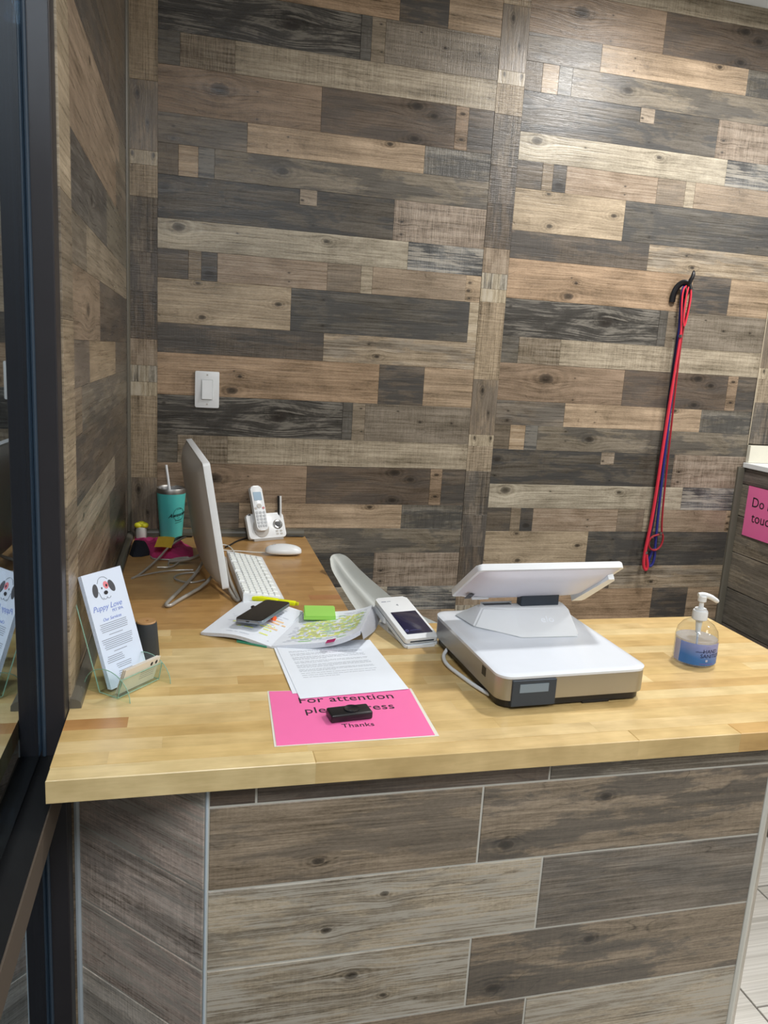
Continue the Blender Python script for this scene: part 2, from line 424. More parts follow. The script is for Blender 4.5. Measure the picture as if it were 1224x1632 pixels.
def sheet(parent, X, dz, zlo=0.0, xmax=1.09, zhi=CEIL):
    for per in range(-1, 3):
        off = dz - per * PER
        for (r, x0, x1, tint, kw) in PRINT:
            z1 = L[r] + off; z0 = (L[r + 1]) + off
            if z0 >= zhi - .01 or z1 <= zlo + .01 or x0 >= xmax: continue
            z0c = max(z0, zlo); z1c = min(z1, zhi); x1c = min(x1, xmax)
            rnd = random.Random(r * 100 + x0 * 10)
            kn = [(kx - x0, kz - (L[r + 1]) - GAP + (z0 - z0c), kr) for kx, kz, kr in kw.get('k', [])]
            kw2 = {a: b for a, b in kw.items() if a != 'k'}
            vplank(parent, X + x0, X + x1c, z0c, z1c, 0.0, r * 3.1 + x0 * 7.7, tint, knots=kn, **kw2)
def sheet_chips(parent, X, dz):
    for per in range(-1, 3):
        z1 = L[5] + dz - per * PER
        if z1 > CEIL or z1 < .1: continue
        vplank(parent, X + .444, X + .500, z1 - .048, z1, 0.0, 3.3 + per, T_(150, 132, 108), T=.0073, knots=[(.008, .014, .005)])
STRIP = [(0, .042, T_(176, 158, 126), dict(k=[(.012, .03, .007), (.075, .03, .007)])),
 (.042, .135, T_(158, 138, 108), dict(saw=.7)), (.135, .30, T_(112, 100, 84), dict(stain=.45, saw=.8)),
 (.30, .42, T_(104, 92, 78), dict(stain=.5, saw=.6)), (.42, .568, T_(98, 84, 68), dict(stain=.5, saw=.5)),
 (.568, .652, T_(146, 124, 96), dict(white=.15, saw=.4)), (.652, .705, T_(166, 152, 124), dict(stain=.5, white=.7)),
 (.705, .75, T_(176, 158, 124), dict(white=.5)), (.75, 1.02, T_(152, 130, 96), dict(saw=.6)),
 (1.02, 1.2192, T_(132, 114, 90), dict(stain=.35, k=[(.06, .16, .008), (.03, .08, .005)]))]
def strip(parent, x0, x1, c0, zlo=0.0, zhi=CEIL):
    for per in range(-2, 4):
        for a, b, tint, kw in STRIP:
            z1 = c0 - a - per * PER; z0 = c0 - b - per * PER
            if z0 >= zhi - .01 or z1 <= zlo + .01: continue
            kn = kw.get('k', []); kw2 = {q: v for q, v in kw.items() if q != 'k'}
            z0c = max(z0, zlo); z1c = min(z1, zhi)
            # local x runs along the strip's height, so turn the piece a quarter
            me = plank_mesh(z1c - z0c - 2 * GAP, 0.0072, x1 - x0 - 2 * GAP)
            # knots given as (across, up, r) -> (along, across)
            ks = [(kz + (z0 - z0c), kx, kr) for kx, kz, kr in kn]
            me.transform(Matrix.Identity(4))
            o = piece('wood_plank', me, M_plank, parent, (x1 - GAP, 0, z0c + GAP), (0, -PI / 2, 0), tint, a * 9.1 + 1.3, knots=ks, **kw2)

# ------------------------------------------------------------------ the room
def struct(name, b, m, loc=None):
    o = b.obj(name, m, loc=loc); o['kind'] = 'structure'; return o
wall_back = struct('wall_back', B().box(-0.30, 5.6, 0.0, 0.12, 0, CEIL), M_backing)
sheet(wall_back, 0.0, 0.0)
sheet(wall_back, 1.188, 0.394)
sheet_chips(wall_back, 0.0, 0.0); sheet_chips(wall_back, 1.188, 0.394)
strip(wall_back, -0.0925, 0.0, 2.300)
strip(wall_back, 1.0905, 1.188, 2.682)
strip(wall_back, 2.273, 2.373, 1.765, zlo=1.465)
sheet(wall_back, 2.376, 0.15, zlo=1.465, xmax=.9)
# far right part of the back wall is plain
B().box(3.29, 5.6, -0.006, 0.0, 0, CEIL).obj('wall_paint', M_wallp, wall_back)
B().box(2.273, 3.29, -0.005, 0.0, 0, 0.9).obj('wall_paint', M_wallp, wall_back)

wall_left = struct('wall_left', B().box(-0.30, -0.099, -1.31, 0.0, 0, CEIL), M_backing)
# rows on the left wall, local x runs from the corner (y=0) towards the front
def lplank(y_far, y_near, z0, z1, seed, tint, knots=(), m=None, **kw):
    Lg = (y_far - y_near)
    me = plank_mesh(Lg - 2 * GAP, 0.006, z1 - z0 - 2 * GAP)
    return piece('wood_plank', me, M_plank, wall_left, (-0.099, y_near + GAP, z0 + GAP), (0, 0, PI / 2), tint, seed, knots=knots, **kw)
LR = [3.015, 2.92, 2.80, 2.70, 2.56, 2.416, 2.291, 2.203, 2.071, 1.941, 1.850, 1.718, 1.632, 1.544, 1.414, 1.331]
LROW = {
 5: [(0, -.78, T_(100, 86, 70), dict(stain=.3)), (-.78, -1.19, T_(104, 92, 78), dict(stain=.3))],
 6: [(0, -.50, T_(104, 90, 74), dict(stain=.35)), (-.50, -1.19, T_(92, 80, 68), dict(stain=.5))],
 7: [(0, -.25, T_(120, 108, 88), dict()), (-.25, -1.19, T_(148, 124, 96), dict(k=[(.3, .06, .012)]))],
 8: [(0, -.35, T_(120, 106, 86), dict(stain=.4)), (-.35, -1.19, T_(142, 118, 90), dict())],
 9: [(0, -.595, T_(118, 108, 88), dict(stain=.1)), (-.595, -1.19, T_(82, 76, 70), dict(white=.12, stain=.3, k=[(.3, .06, .016)]))],
 10: [(0, -.98, T_(142, 126, 100), dict()), (-.98, -1.19, T_(118, 106, 88), dict(saw=.4))],
 11: [(0, -.763, T_(92, 80, 68), dict(stain=.4)), (-.763, -1.19, T_(136, 114, 88), dict(k=[(.22, .06, .02)]))],
 12: [(0, -.405, T_(96, 86, 74), dict(stain=.4)), (-.405, -.96, T_(150, 128, 94), dict()), (-.96, -1.19, T_(106, 94, 80), dict(stain=.3))],
 13: [(0, -1.085, T_(110, 100, 84), dict(stain=.45)), (-1.085, -1.19, T_(124, 106, 82), dict())],
 14: [(0, -1.19, T_(98, 86, 72), dict(stain=.5))],
}
def lrow(z0, z1, cells, sd):
    for i, (ya, yb, tint, kw) in enumerate(cells):
        kn = kw.get('k', []); kw2 = {a: b for a, b in kw.items() if a != 'k'}
        lplank(ya, yb, z0, z1, sd + i * 2.3, tint, knots=kn, **kw2)
for i in range(1, len(LR)):
    if LR[i] < 1.34 and i == 15:
        lrow(LR[i], LR[i - 1], [(0, -.45, T_(92, 80, 66), dict(stain=.4)), (-.45, -1.19, T_(146, 132, 108), dict(k=[(.1, .05, .008)]))], 40)
        continue
    if i in LROW: lrow(LR[i], LR[i - 1], LROW[i], i * 4.4)
    else: lrow(LR[i], LR[i - 1], [(0, -.5, [T_(104, 90, 74), T_(128, 110, 86)][i % 2], dict(stain=.3)), (-.5, -1.19, [T_(132, 114, 88), T_(98, 86, 72)][i % 2], dict())], i * 4.4)
zz = 1.331
for i, (h, ca, cb) in enumerate(((.135, T_(96, 82, 66), T_(124, 104, 80)), (.09, T_(110, 96, 76), T_(90, 78, 66)), (.13, T_(90, 78, 64), T_(130, 110, 84)), (.13, T_(110, 96, 76), T_(90, 78, 66)),
                                 (.09, T_(120, 96, 76), T_(100, 78, 66)), (.13, T_(90, 78, 64), T_(130, 110, 84)), (.14, T_(110, 96, 76), T_(90, 78, 66)), (.13, T_(90, 78, 64), T_(120, 100, 84)), (.13, T_(110, 96, 76), T_(90, 78, 66)), (.226, T_(90, 78, 64), T_(120, 100, 84)))):
    lrow(zz - h, zz, [(0, -.6, ca, dict(stain=.3)), (-.6, -1.19, cb, dict())], 60 + i * 3.1); zz -= h
# upright edge piece at the front end of the left wall
zs = [0, .5, .9, 1.22, 1.33, 1.44, 1.56, 1.75, 1.95, 2.25, 2.62, CEIL]
for i in range(len(zs) - 1):
    me = plank_mesh(zs[i + 1] - zs[i] - 2 * GAP, 0.008, 0.118 - 2 * GAP)
    me.transform(Matrix.Rotation(-PI / 2, 4, 'Y')); me.transform(Matrix.Translation((0.118, 0, 0)))
    # after the turn the piece stands upright facing -y; turn it to face +x
    o = piece('wood_plank', me, M_plank, wall_left, (-0.099, -1.309, zs[i] + GAP), (0, 0, PI / 2), [T_(150, 130, 98), T_(128, 112, 88), T_(164, 144, 110)][i % 3], 5 + i * 1.7, saw=.2)
# corner and worktop trims
def halfround(bb, p0, p1, a, b, w, h, n=6):
    """quarter-round moulding from p0 to p1; a,b unit directions of width and height"""
    p0, p1, a, b = map(Vector, (p0, p1, a, b))
    prof = [(0, 0), (w, 0)] + [(w * math.cos(t * PI / 2 / n), h * (.35 + .65 * math.sin(t * PI / 2 / n))) for t in range(1, n)] + [(0, h)]
    A = [bb.bm.verts.new(p0 + a * u + b * v) for u, v in prof]; Bq = [bb.bm.verts.new(p1 + a * u + b * v) for u, v in prof]
    m = len(prof); bb.bm.faces.new(A[::-1]); bb.bm.faces.new(Bq)
    for i in range(m): bb.bm.faces.new((A[i], A[(i + 1) % m], Bq[(i + 1) % m], Bq[i]))
    return bb
struct('trim_1', halfround(B(), (-0.092, -1.316, 1.0805), (-0.092, -0.002, 1.0805), (1, 0, 0), (0, 0, 1), 0.019, 0.018), M_trim)
struct('trim_2', halfround(B(), (-0.07, -0.0075, 1.0805), (0.50, -0.0075, 1.0805), (0, -1, 0), (0, 0, 1), 0.012, 0.024), M_trim)
struct('trim_3', halfround(B(), (-0.0925, -0.0065, 1.10), (-0.0925, -0.0065, CEIL), (1, 0, 0), (0, -1, 0), 0.010, 0.022), M_trim)
struct('trim_4', halfround(B(), (2.268, -0.0078, 0.0), (2.268, -0.0078, 1.372), (-1, 0, 0), (0, -1, 0), 0.026, 0.012), M_trim)
struct('trim_5', B().box(2.2722, 2.2742, -0.010, -0.0075, 1.462, CEIL), mat('pale_seam', S(190, 178, 155), .6))

floor = struct('floor', B().box(-0.30, 5.6, -5.4, 0.12, -0.1, -0.004), M_grout_dark)
for i, gx in enumerate((0.94, 1.30, 1.66, 2.02, 2.38)):
    for j in range(6):
        y0 = -4.29 + j * 0.9 + (0.0 if i % 2 == 1 else 0.45) * (1 if i != 3 else 1) - (0.0)
        y1 = min(y0 + .9, -0.01); y0c = max(y0, -3.6)
        if y1 - y0c < .05: continue
        me = plank_mesh(y1 - y0c - .006, 0.006, .36 - .006, .0012)
        me.transform(Matrix.Rotation(-PI / 2, 4, 'X'))   # now lies flat: x along, y across, top at +z
        o = piece('floor_tile', me, M_floor, floor, (gx + .357, y0c + .003, -0.0045), (0, 0, PI / 2), T_(228, 225, 218), i * 2.2 + j, white=.3)
ceiling = struct('ceiling', B().box(-0.30, 5.6, -5.4, 0.12, CEIL, CEIL + .1), M_ceil)
struct('wall_rear', B().box(-0.30, 5.6, -5.52, -5.4, 0, CEIL), M_wallp)
struct('wall_right', B().box(5.6, 5.72, -5.4, 0.12, 0, CEIL), M_wallp)

# storefront window on the left
XG = -0.131
win = B(); win.box(-0.215, -0.094, -1.356, -1.31, 0, CEIL, .002).box(-0.235, -0.110, -3.3, -3.25, 0, CEIL, .002).box(-0.235, -0.110, -5.4, -5.34, 0, CEIL, .002)
win.box(-0.235, XG + .012, -5.34, -1.357, CEIL - .06, CEIL, .002)
window = struct('window_1', win, M_mullion)
k = NT('storefront_glass')
gl = k.n('ShaderNodeBsdfGlossy'); gl.inputs['Roughness'].default_value = 0.015; gl.inputs['Color'].default_value = (0.82, 0.92, 1.0, 1)
tr = k.n('ShaderNodeBsdfTransparent'); tr.inputs['Color'].default_value = (0.55, 0.62, 0.66, 1)
fr0 = k.n('ShaderNodeLayerWeight'); fr0.inputs[0].default_value = .5; fr_ = k.math('ADD', .06, k.math('MULTIPLY', k.math('POWER', fr0.outputs['Facing'], 2.6), .94))
ms = k.n('ShaderNodeMixShader'); k.put(ms.inputs[0], fr_); k.put(ms.inputs[1], tr.outputs[0]); k.put(ms.inputs[2], gl.outputs[0]); k.put(k.out.inputs[0], ms.outputs[0])
M_glass = k.m
B().box(XG - .006, XG, -3.25, -1.357, 1.03, CEIL - .06).obj('upper_pane', M_glass, window)
B().box(XG - .006, XG, -3.25, -1.357, 0.10, 0.985).obj('lower_pane', M_glass, window)
B().box(XG - .006, XG, -5.34, -3.30, 0.10, CEIL - .06).obj('far_pane', M_glass, window)
B().box(-0.235, -0.0945, -3.25, -1.357, 0.98, 1.015).obj('sill', M_sill, window)
B().box(-0.0945, -0.0915, -3.25, -1.357, 0.960, 1.015, .0006).obj('sill_angle', M_brown, window)
B().box(-0.235, -0.12, -5.34, -1.357, 0, 0.10).obj('bottom_rail', M_mullion, window)
gk = mat('glazing_gasket', S(52, 66, 80), .35)
B().tube([(XG + .003, -1.3585, 1.016), (XG + .003, -1.3585, CEIL - .06)], .0035, n=8).obj('gasket', gk, window)
B().tube([(XG + .003, -1.3585, .10), (XG + .003, -1.3585, .98)], .0035, n=8).obj('gasket', gk, window)
# dark ground outside
struct('ground', B().box(-6, -0.31, -9, 3, -0.15, -0.1), mat('asphalt', S(60, 62, 66), .9))

# ------------------------------------------------------------------ counter
CT = 1.08; CB = 1.043
rc = thing('reception_counter', 'front desk base clad in brown wood-look tiles with clipped corners', 'counter', (0.65, -1.25, 0))
YF = -1.525; TT = 0.008
def cl(p): return (p[0] - .65, p[1] + 1.25)
core = [cl(p) for p in ((-0.0905, -0.97), (-0.0905, -1.3005 + .0075), (0.1405 + .001, YF + .0012), (1.2085 - .001, YF + .0012), (1.4415, -1.3005 + .006), (1.4415, -0.97))]
B().prism(core, 0.002, CB - .001).obj('counter_core', M_grout, rc)
A_ = T_(138, 123, 104); B_ = T_(178, 164, 142); C_ = T_(118, 108, 96); D_ = T_(84, 78, 70); E_ = T_(150, 132, 116)
rows = [1.040, .9963, .8435, .6915, .5435, .3915, .239, .086, .004]
g = .0019
def ftile(x0, x1, z0, z1, seed, tint, **kw):
    me = plank_mesh(x1 - x0 - 2 * g, TT, z1 - z0 - 2 * g, .0008)
    piece('tile', me, M_tile, rc, (x0 + g - .65, YF + TT + 1.25, z0 + g), None, tint, seed, **kw)
X0, X1 = .144, 1.206
ftile(X0, .2195, rows[1], rows[0], 1, T_(98, 84, 72), stain=.2); ftile(.2195, .738, rows[1], rows[0], 2, T_(100, 86, 74), stain=.3, white=.1); ftile(.738, X1, rows[1], rows[0], 3, T_(122, 112, 98), white=.4, stain=.3)
ftile(X0, .614, rows[2], rows[1], 4, A_, stain=.35, knots=[(.18, .035, .009)]); ftile(.614, X1, rows[2], rows[1], 5, A_, stain=.5, knots=[(.24, .11, .010), (.05, .03, .012)])
ftile(X0, .7425, rows[3], rows[2], 6, B_, white=.9, stain=.35, knots=[(.20, .05, .008), (.3, .11, .007)]); ftile(.7425, X1, rows[3], rows[2], 7, C_, stain=.35, white=.12)
ftile(X0, .6165, rows[4], rows[3], 8, B_, white=.95, stain=.25, knots=[(.25, .1, .010), (.31, .05, .006)]); ftile(.6165, X1, rows[4], rows[3], 9, A_, stain=.5, knots=[(.24, .11, .010), (.05, .03, .012)])
ftile(X0, .7395, rows[5], rows[4], 10, A_, stain=.4); ftile(.7395, X1, rows[5], rows[4], 11, B_, white=.9, stain=.3)
for i in (5, 6, 7):
    s = (.62, .74)[i % 2]; ftile(X0, s, rows[i + 1], rows[i], 20 + i, [A_, B_][i % 2], stain=.4, white=.3); ftile(s, X1, rows[i + 1], rows[i], 30 + i, [B_, C_][i % 2], stain=.4, white=.3)
# clipped corners
LC = math.hypot(.2275, .2275)
for i in range(len(rows) - 1):
    me = plank_mesh(LC - 2 * g - .006, TT, rows[i] - rows[i + 1] - 2 * g, .0008)
    piece('tile', me, M_tile, rc, cl((-0.0785, -1.2955)) + (rows[i + 1] + g,), (0, 0, -PI / 4), [T_(206, 194, 180), T_(206, 186, 172), T_(210, 192, 178), T_(200, 180, 166)][i % 4], 50 + i * 1.37, white=[.5, .8, .6, .8][i % 4], stain=.3, saw=.3)  # left corner tints lightened to stand in for light falling on that face
    me = plank_mesh(LC - 2 * g - .006, TT, rows[i] - rows[i + 1] - 2 * g, .0008)
    d = .7071 * .010
    piece('tile', me, M_tile, rc, cl((1.2085 + .003 + .0, YF + .0035 + .003)) + (rows[i + 1] + g,), (0, 0, PI / 4), [T_(190, 182, 168), T_(200, 190, 176)][i % 2], 70 + i * 1.37, white=.3, stain=.3)
# tile edge profiles
e1 = B().tube([(-.0865 - .65, -1.302 + 1.25, .004), (-.0865 - .65, -1.302 + 1.25, CB - .001)], .006, n=8); e1.obj('edge_profile', M_trimw, rc)
B().tube([(.1415 - .65, YF + 1.2515 - .001, .004), (.1415 - .65, YF + 1.2515 - .001, CB - .001)], .0024, n=8).obj('edge_profile', M_trimw, rc)
B().tube([(1.2095 - .65, YF + 1.2535 + .001, .004), (1.2095 - .65, YF + 1.2535 + .001, CB - .001)], .0085, n=8).obj('edge_profile', mat('cream_edge', S(206, 204, 194), .5), rc)
B().tube([(X0 - .65, YF + 1.25 - .001, CB - .0046), (X1 - .65, YF + 1.25 - .001, CB - .0046)], .0042, n=6).obj('caulk_bead', mat('grey_caulk', S(150, 156, 166), .5), rc)

def stave_mesh(x0, x1, y0, y1, z0, z1, ch, front=False):
    b = B(); b.box(x0, x1, y0, y1, z0, z1)
    es = [e for e in b.bm.edges if all(abs(v.co.z - z1) < 1e-6 for v in e.verts)]
    bmesh.ops.bevel(b.bm, geom=es, offset=ch, segments=1, affect='EDGES')
    bmesh.ops.recalc_face_normals(b.bm, faces=b.bm.faces)
    me = bpy.data.meshes.new('stave'); b.bm.to_mesh(me); b.bm.free(); me.materials.append(M_stave); return me
SP = [T_(207, 178, 122), T_(204, 173, 116), T_(210, 183, 130), T_(206, 177, 120), T_(199, 167, 108), T_(214, 190, 138), T_(207, 177, 118), T_(194, 160, 102)]
def worktop(t, x0, x1, y0, y1, n, zt, zb, seed, pal, lmin, lmax, fixed=()):
    rnd = random.Random(seed); h = (y1 - y0) / n
    for r in range(n):
        x = x0; a = y0 + r * h; b = a + h
        for (fr_, fx0, fx1, ft) in fixed:
            if fr_ == r:
                if fx0 > x: pass
        L_ = rnd.uniform(lmin * .3, lmax)
        first = True
        while x < x1 - .001:
            xe = min(x + L_, x1)
            if x1 - xe < .06: xe = x1
            tint = rnd.choice(pal)
            for (fr_, fx0, fx1, ft) in fixed:
                if fr_ == r and first and abs(fx0 - x0) < .001: xe = fx1; tint = ft
                elif fr_ == r and fx0 > x0 and x < fx0 < xe + .2 and x < fx0 - .001: xe = fx0
                elif fr_ == r and abs(x - fx0) < .001: xe = min(fx1, x1); tint = ft
            me = stave_mesh(0, xe - x - .00006, 0, b - a - .00006, zb, zt, .0012 if r == 0 else .00008)
            o = link('stave', me, t, (x - t.location.x, a - t.location.y, 0))
            o['tint'] = list(tint[:3]); o['seed'] = rnd.uniform(0, 40)
            x = xe; L_ = rnd.uniform(lmin, lmax); first = False
ct = thing('countertop', 'long honey-yellow butcher block top of the tiled front counter', 'countertop', (0.69, -1.24, 0))
worktop(ct, -0.0925, 1.475, -1.555, -0.928, 16, CT, CB, 5, SP, .25, .6, fixed=[(4, -0.0925, 0.01, T_(182, 134, 80)), (0, 1.10, 1.36, T_(196, 158, 98))])
dk = thing('desk_worktop', 'darker butcher block side worktop running back along the left wall', 'worktop', (0.2, -0.46, 0))
DP = [T_(176, 136, 82), T_(172, 132, 78), T_(180, 141, 87), T_(170, 129, 76), T_(174, 134, 80)]
worktop(dk, -0.0925, 0.505, -0.927, -0.008, 23, CT, CB, 9, DP, .15, .5, fixed=[(5, .42, .505, T_(164, 114, 70))])
db = thing('desk_cabinet', 'plain brown cabinet standing under the side worktop', 'cabinet', (0.2, -0.46, 0))
M_cab = mat('brown_laminate', S(104, 88, 70), .5)
B().box(-.28, .26, -.44, .43, .08, CB - .002).obj('body', M_cab, db)
for y in (-.425, .005):
    d_ = B().box(.261, .279, y, y + .42, .10, 1.02, .002).obj('door', M_cab, db)
    B().tube([(.30, y + .06, .8), (.30, y + .06, .9)], .005, n=8).box(.278, .30, y + .057, y + .063, .805, .815).box(.278, .30, y + .057, y + .063, .885, .895).obj('handle', M_steel, d_)
B().box(-.26, .24, -.43, .42, 0.0005, .081).obj('plinth', M_black, db)

# ------------------------------------------------------------------ right-hand tiled half wall with stone top
hw = thing('tiled_cabinet', 'low cabinet clad in dark wood-look tile at the right edge', 'cabinet', (2.6, -0.9, 0))
hx = 2.27 - 2.6; B().box(hx + .008, .55, -1.0, .88, .001, 1.370).obj('body', M_grout, hw)
hr = [1.369, 1.305, 1.175, 1.023, .871, .719, .567, .415, .263, .111, .003]
for i in range(len(hr) - 1):
    br_ = [(-1.0, -.45, .1, .888), (-1.0, -.1, .888)][i % 2]
    for a, b in zip(br_, br_[1:]):
        me = plank_mesh(b - a - 2 * g, TT, hr[i] - hr[i + 1] - 2 * g, .0008)
        piece('tile', me, M_tile, hw, (hx + .008, b - g, hr[i + 1] + g), (0, 0, -PI / 2), [T_(108, 98, 92), T_(132, 124, 110), T_(140, 130, 114), T_(146, 136, 120), T_(106, 102, 94)][i % 5], 90 + i * 1.9 + a, stain=.4, white=.12)
B().box(2.2625 - 2.6, .56, -1.01, .889, 1.371, 1.391, .002).obj('stone_top', mat('white_quartz', S(232, 236, 238), .25, coat=.3), hw)
B().box(2.2745 - 2.6, .56, .874, .893, 1.3915, 1.461, .0015).obj('splashback', mat('cream_marble', S(220, 216, 200), .3, var=.12, vscale=14), hw)

# ------------------------------------------------------------------ light switch
sw = thing('light_switch', 'white rocker light switch on the plank wall above the computer', 'switch', (0.159, -0.0072, 1.58))
B().prism(rrect(.078, .119, .004), 0, .006, frame((0, 0, 0), (1, 0, 0), (0, 0, 1), (0, -1, 0)), .002).obj('wall_plate', M_white, sw, smooth=True)
B().box(-.0185, .0185, -.0072, -.0055, -.033, .033).obj('rocker_frame', mat('plate_shade', S(190, 194, 194), .4), sw)
B().prism([(-.031, -.0068), (-.031, -.0125), (.031, -.0078), (.031, -.0068)], -.0165, .0165, frame((0, 0, 0), (0, 0, 1), (0, 1, 0), (1, 0, 0))).obj('rocker', M_white, sw)
for z in (-.048, .048):
    B().cyl((0, -.0058, z), (0, -.0066, z), .0028, n=14).obj('screw', M_silver, sw)

# ------------------------------------------------------------------ leashes and hook
hk = thing('wall_hook', 'black curved hook on the wall holding the leashes', 'hook', (1.88, -0.0065, 2.02))
def hp(*ps): return [(x - 1.88, y + .0065, z - 2.02) for x, y, z in ps]
B().tube(hp((1.848, -.012, 1.985), (1.848, -.016, 2.02), (1.858, -.022, 2.045), (1.873, -.034, 2.058), (1.888, -.045, 2.052), (1.891, -.05, 2.03)), .0120, n=12, flat=.6, smooth=2).obj('arch', M_black, hk, smooth=True)
B().tube(hp((1.888, -.045, 2.04), (1.886, -.052, 2.06), (1.893, -.056, 2.08), (1.896, -.052, 2.099)), [.008, .008, .007, .005, .002], n=12, smooth=1).obj('horn', M_black, hk, smooth=True)
B().tube(hp((1.891, -.05, 2.03), (1.887, -.03, 2.0), (1.884, -.014, 1.985)), .005, n=10, smooth=1).obj('lower_prong', M_black, hk, smooth=True)
def rope(name, label, col, pts, r, extra=None, flat=1.0, rings=()):
    rr_ = r; r = r if not isinstance(r, list) else .0032
    t = thing(name, label, 'leash', (1.88, -.045, 1.50), group=None)
    m = mat(name + '_' + label.split()[0], col, .55, var=.15, vscale=400)
    q = lambda P: [(x - 1.88, y + .045, z - 1.50) for x, y, z in P]
    B().tube(q(pts), rr_, n=8, smooth=2, flat=flat).obj('cord', m, t, smooth=True)
    if extra: B().tube(q(extra), r * 1.05, n=8, smooth=2, closed=True).obj('loop', m, t, smooth=True)
    for (x, y, z) in rings:
        B().lathe([(r * 1.1, -.005), (r * 1.9, -.005), (r * 1.9, .005), (r * 1.1, .005)], 12).xf(Matrix.Translation((x - 1.88, y + .045, z - 1.5))).obj('metal_ring', M_chrome, t)
    return t
R1 = S(208, 44, 64); R2 = S(150, 26, 38); B1 = S(36, 40, 120); B2 = S(26, 24, 54)
rope('leash', 'bright red slip leash, the thickest of the hanging leashes', R1,
     [(1.886, -.040, 2.046), (1.868, -.044, 2.035), (1.866, -.045, 1.99), (1.878, -.046, 1.90), (1.880, -.046, 1.866), (1.874, -.046, 1.70), (1.867, -.046, 1.45), (1.861, -.047, 1.18), (1.846, -.047, 1.03), (1.846, -.047, .975), (1.860, -.047, .952), (1.868, -.048, .97), (1.852, -.050, 1.022)], [.0034, .0034, .0036, .0040, .0048, .0060, .0062, .0062, .0062, .0060, .0060, .0056, .0054],
     extra=[(1.886, -.050, 2.048), (1.896, -.056, 2.02), (1.894, -.056, 1.96), (1.884, -.056, 1.885), (1.876, -.055, 1.93), (1.878, -.052, 2.01)], rings=[(1.878, -.049, 1.862), (1.852, -.05, 1.028)])
rope('leash', 'dark red thin leash ending in an open ring-shaped loop at right', R2,
     [(1.892, -.036, 2.046), (1.904, -.040, 2.02), (1.900, -.040, 1.95), (1.888, -.040, 1.87), (1.894, -.038, 1.62), (1.904, -.036, 1.30), (1.911, -.035, 1.16), (1.918, -.035, 1.105), (1.925, -.035, 1.095)], .0038,
     extra=[(1.925, -.035, 1.10), (1.905, -.036, 1.098), (1.872, -.036, 1.088), (1.862, -.037, 1.062), (1.874, -.037, 1.038), (1.900, -.037, 1.032), (1.922, -.036, 1.05), (1.928, -.035, 1.075)], rings=[(1.912, -.037, 1.104)])
rope('leash', 'royal blue leash with a long narrow loop at its lower end', B1,
     [(1.882, -.030, 2.050), (1.872, -.032, 2.03), (1.872, -.032, 1.97), (1.882, -.032, 1.88), (1.887, -.030, 1.62), (1.892, -.028, 1.37), (1.896, -.028, 1.18), (1.902, -.028, 1.04)], .0050,
     extra=[(1.902, -.028, 1.04), (1.906, -.028, 1.0), (1.898, -.028, .968), (1.884, -.028, .965), (1.879, -.028, .99), (1.892, -.028, 1.03)], rings=[(1.904, -.028, 1.036)])
rope('leash', 'navy blue leash hanging between the bright red and royal blue ones', B2,
     [(1.884, -.022, 2.050), (1.890, -.022, 2.03), (1.894, -.024, 1.96), (1.882, -.022, 1.87), (1.882, -.020, 1.62), (1.880, -.018, 1.37), (1.880, -.018, 1.18), (1.872, -.018, 1.06)], .0048,
     extra=[(1.872, -.018, 1.06), (1.882, -.018, 1.08), (1.887, -.018, 1.20), (1.888, -.018, 1.35), (1.884, -.018, 1.2), (1.876, -.018, 1.09)], rings=[(1.872, -.018, 1.052), (1.89, -.018, 1.085)])

# ------------------------------------------------------------------ pink notice on the half wall
pn = thing('notice', 'pink Do not touch notice on the dark tiled cabinet at right', 'sign', (2.2678, -0.06, 1.205))
B().box(-.0012, -.0002, -.266, 0, -.1, .1).obj('sheet', M_pink, pn)
Mx = lambda y, z: frame((-.0015, y, z), (0, -1, 0), (0, 0, 1), (-1, 0, 0))
text('lettering', 'Do not', .055, Mx(-.03, .038), M_ink, pn, align='LEFT'); text('lettering', 'touch', .055, Mx(-.04, -.022), M_ink, pn, align='LEFT')

# ------------------------------------------------------------------ all-in-one computer
Pn = Vector((.1555, -.708, 1.437)); Pb = Vector((.211, -.708, 1.107)); u_ = Vector((-.045, .523, 0)).normalized()
v_ = (Pn - Pb); PH = v_.length; v_ = (v_ - u_ * v_.dot(u_)).normalized(); n_ = u_.cross(v_); n_ = n_ if n_.x > 0 else -n_
PW = .528
mo = thing('all_in_one_computer', 'white all-in-one computer turned away, seen from its edge and back', 'computer', (.16, -.45, CT))
MF = Matrix.Translation((-.16, .45, -CT)) @ frame(Pb, u_, v_, n_)
b = B(); b.prism(rrect(PW, PH, .008, 4, PW / 2, PH / 2), -.018, 0, MF, .0015); b.obj('display_frame', M_white, mo, smooth=True)
b = B(); b.prism(rrect(PW - .03, PH - .04, .004, 3, PW / 2, PH / 2 + .006), 0.0, .0008, MF); b.obj('screen', M_screen, mo)
def back(s, t):
    x = .004 + (PW - .008) * s; y = .004 + (PH - .008) * t
    d = (max(0.0, 1 - abs(2 * s - 1) ** 3.0)) ** .6 * (max(0.0, 1 - abs(2 * t - 1) ** 7)) ** .5
    return Vector((x, y, -.0175 - .036 * d))
b = B(); b.grid(back, 28, 28); b.xf(MF); b.obj('back_cover', M_silver, mo, smooth=60)
lo = lambda p: (p[0] - .16, p[1] + .45, p[2] - CT)
b = B(); b.box(0, .03, -.05, .06, .055, .12, .006); b.obj('hinge_block', M_silver, mo, smooth=True)
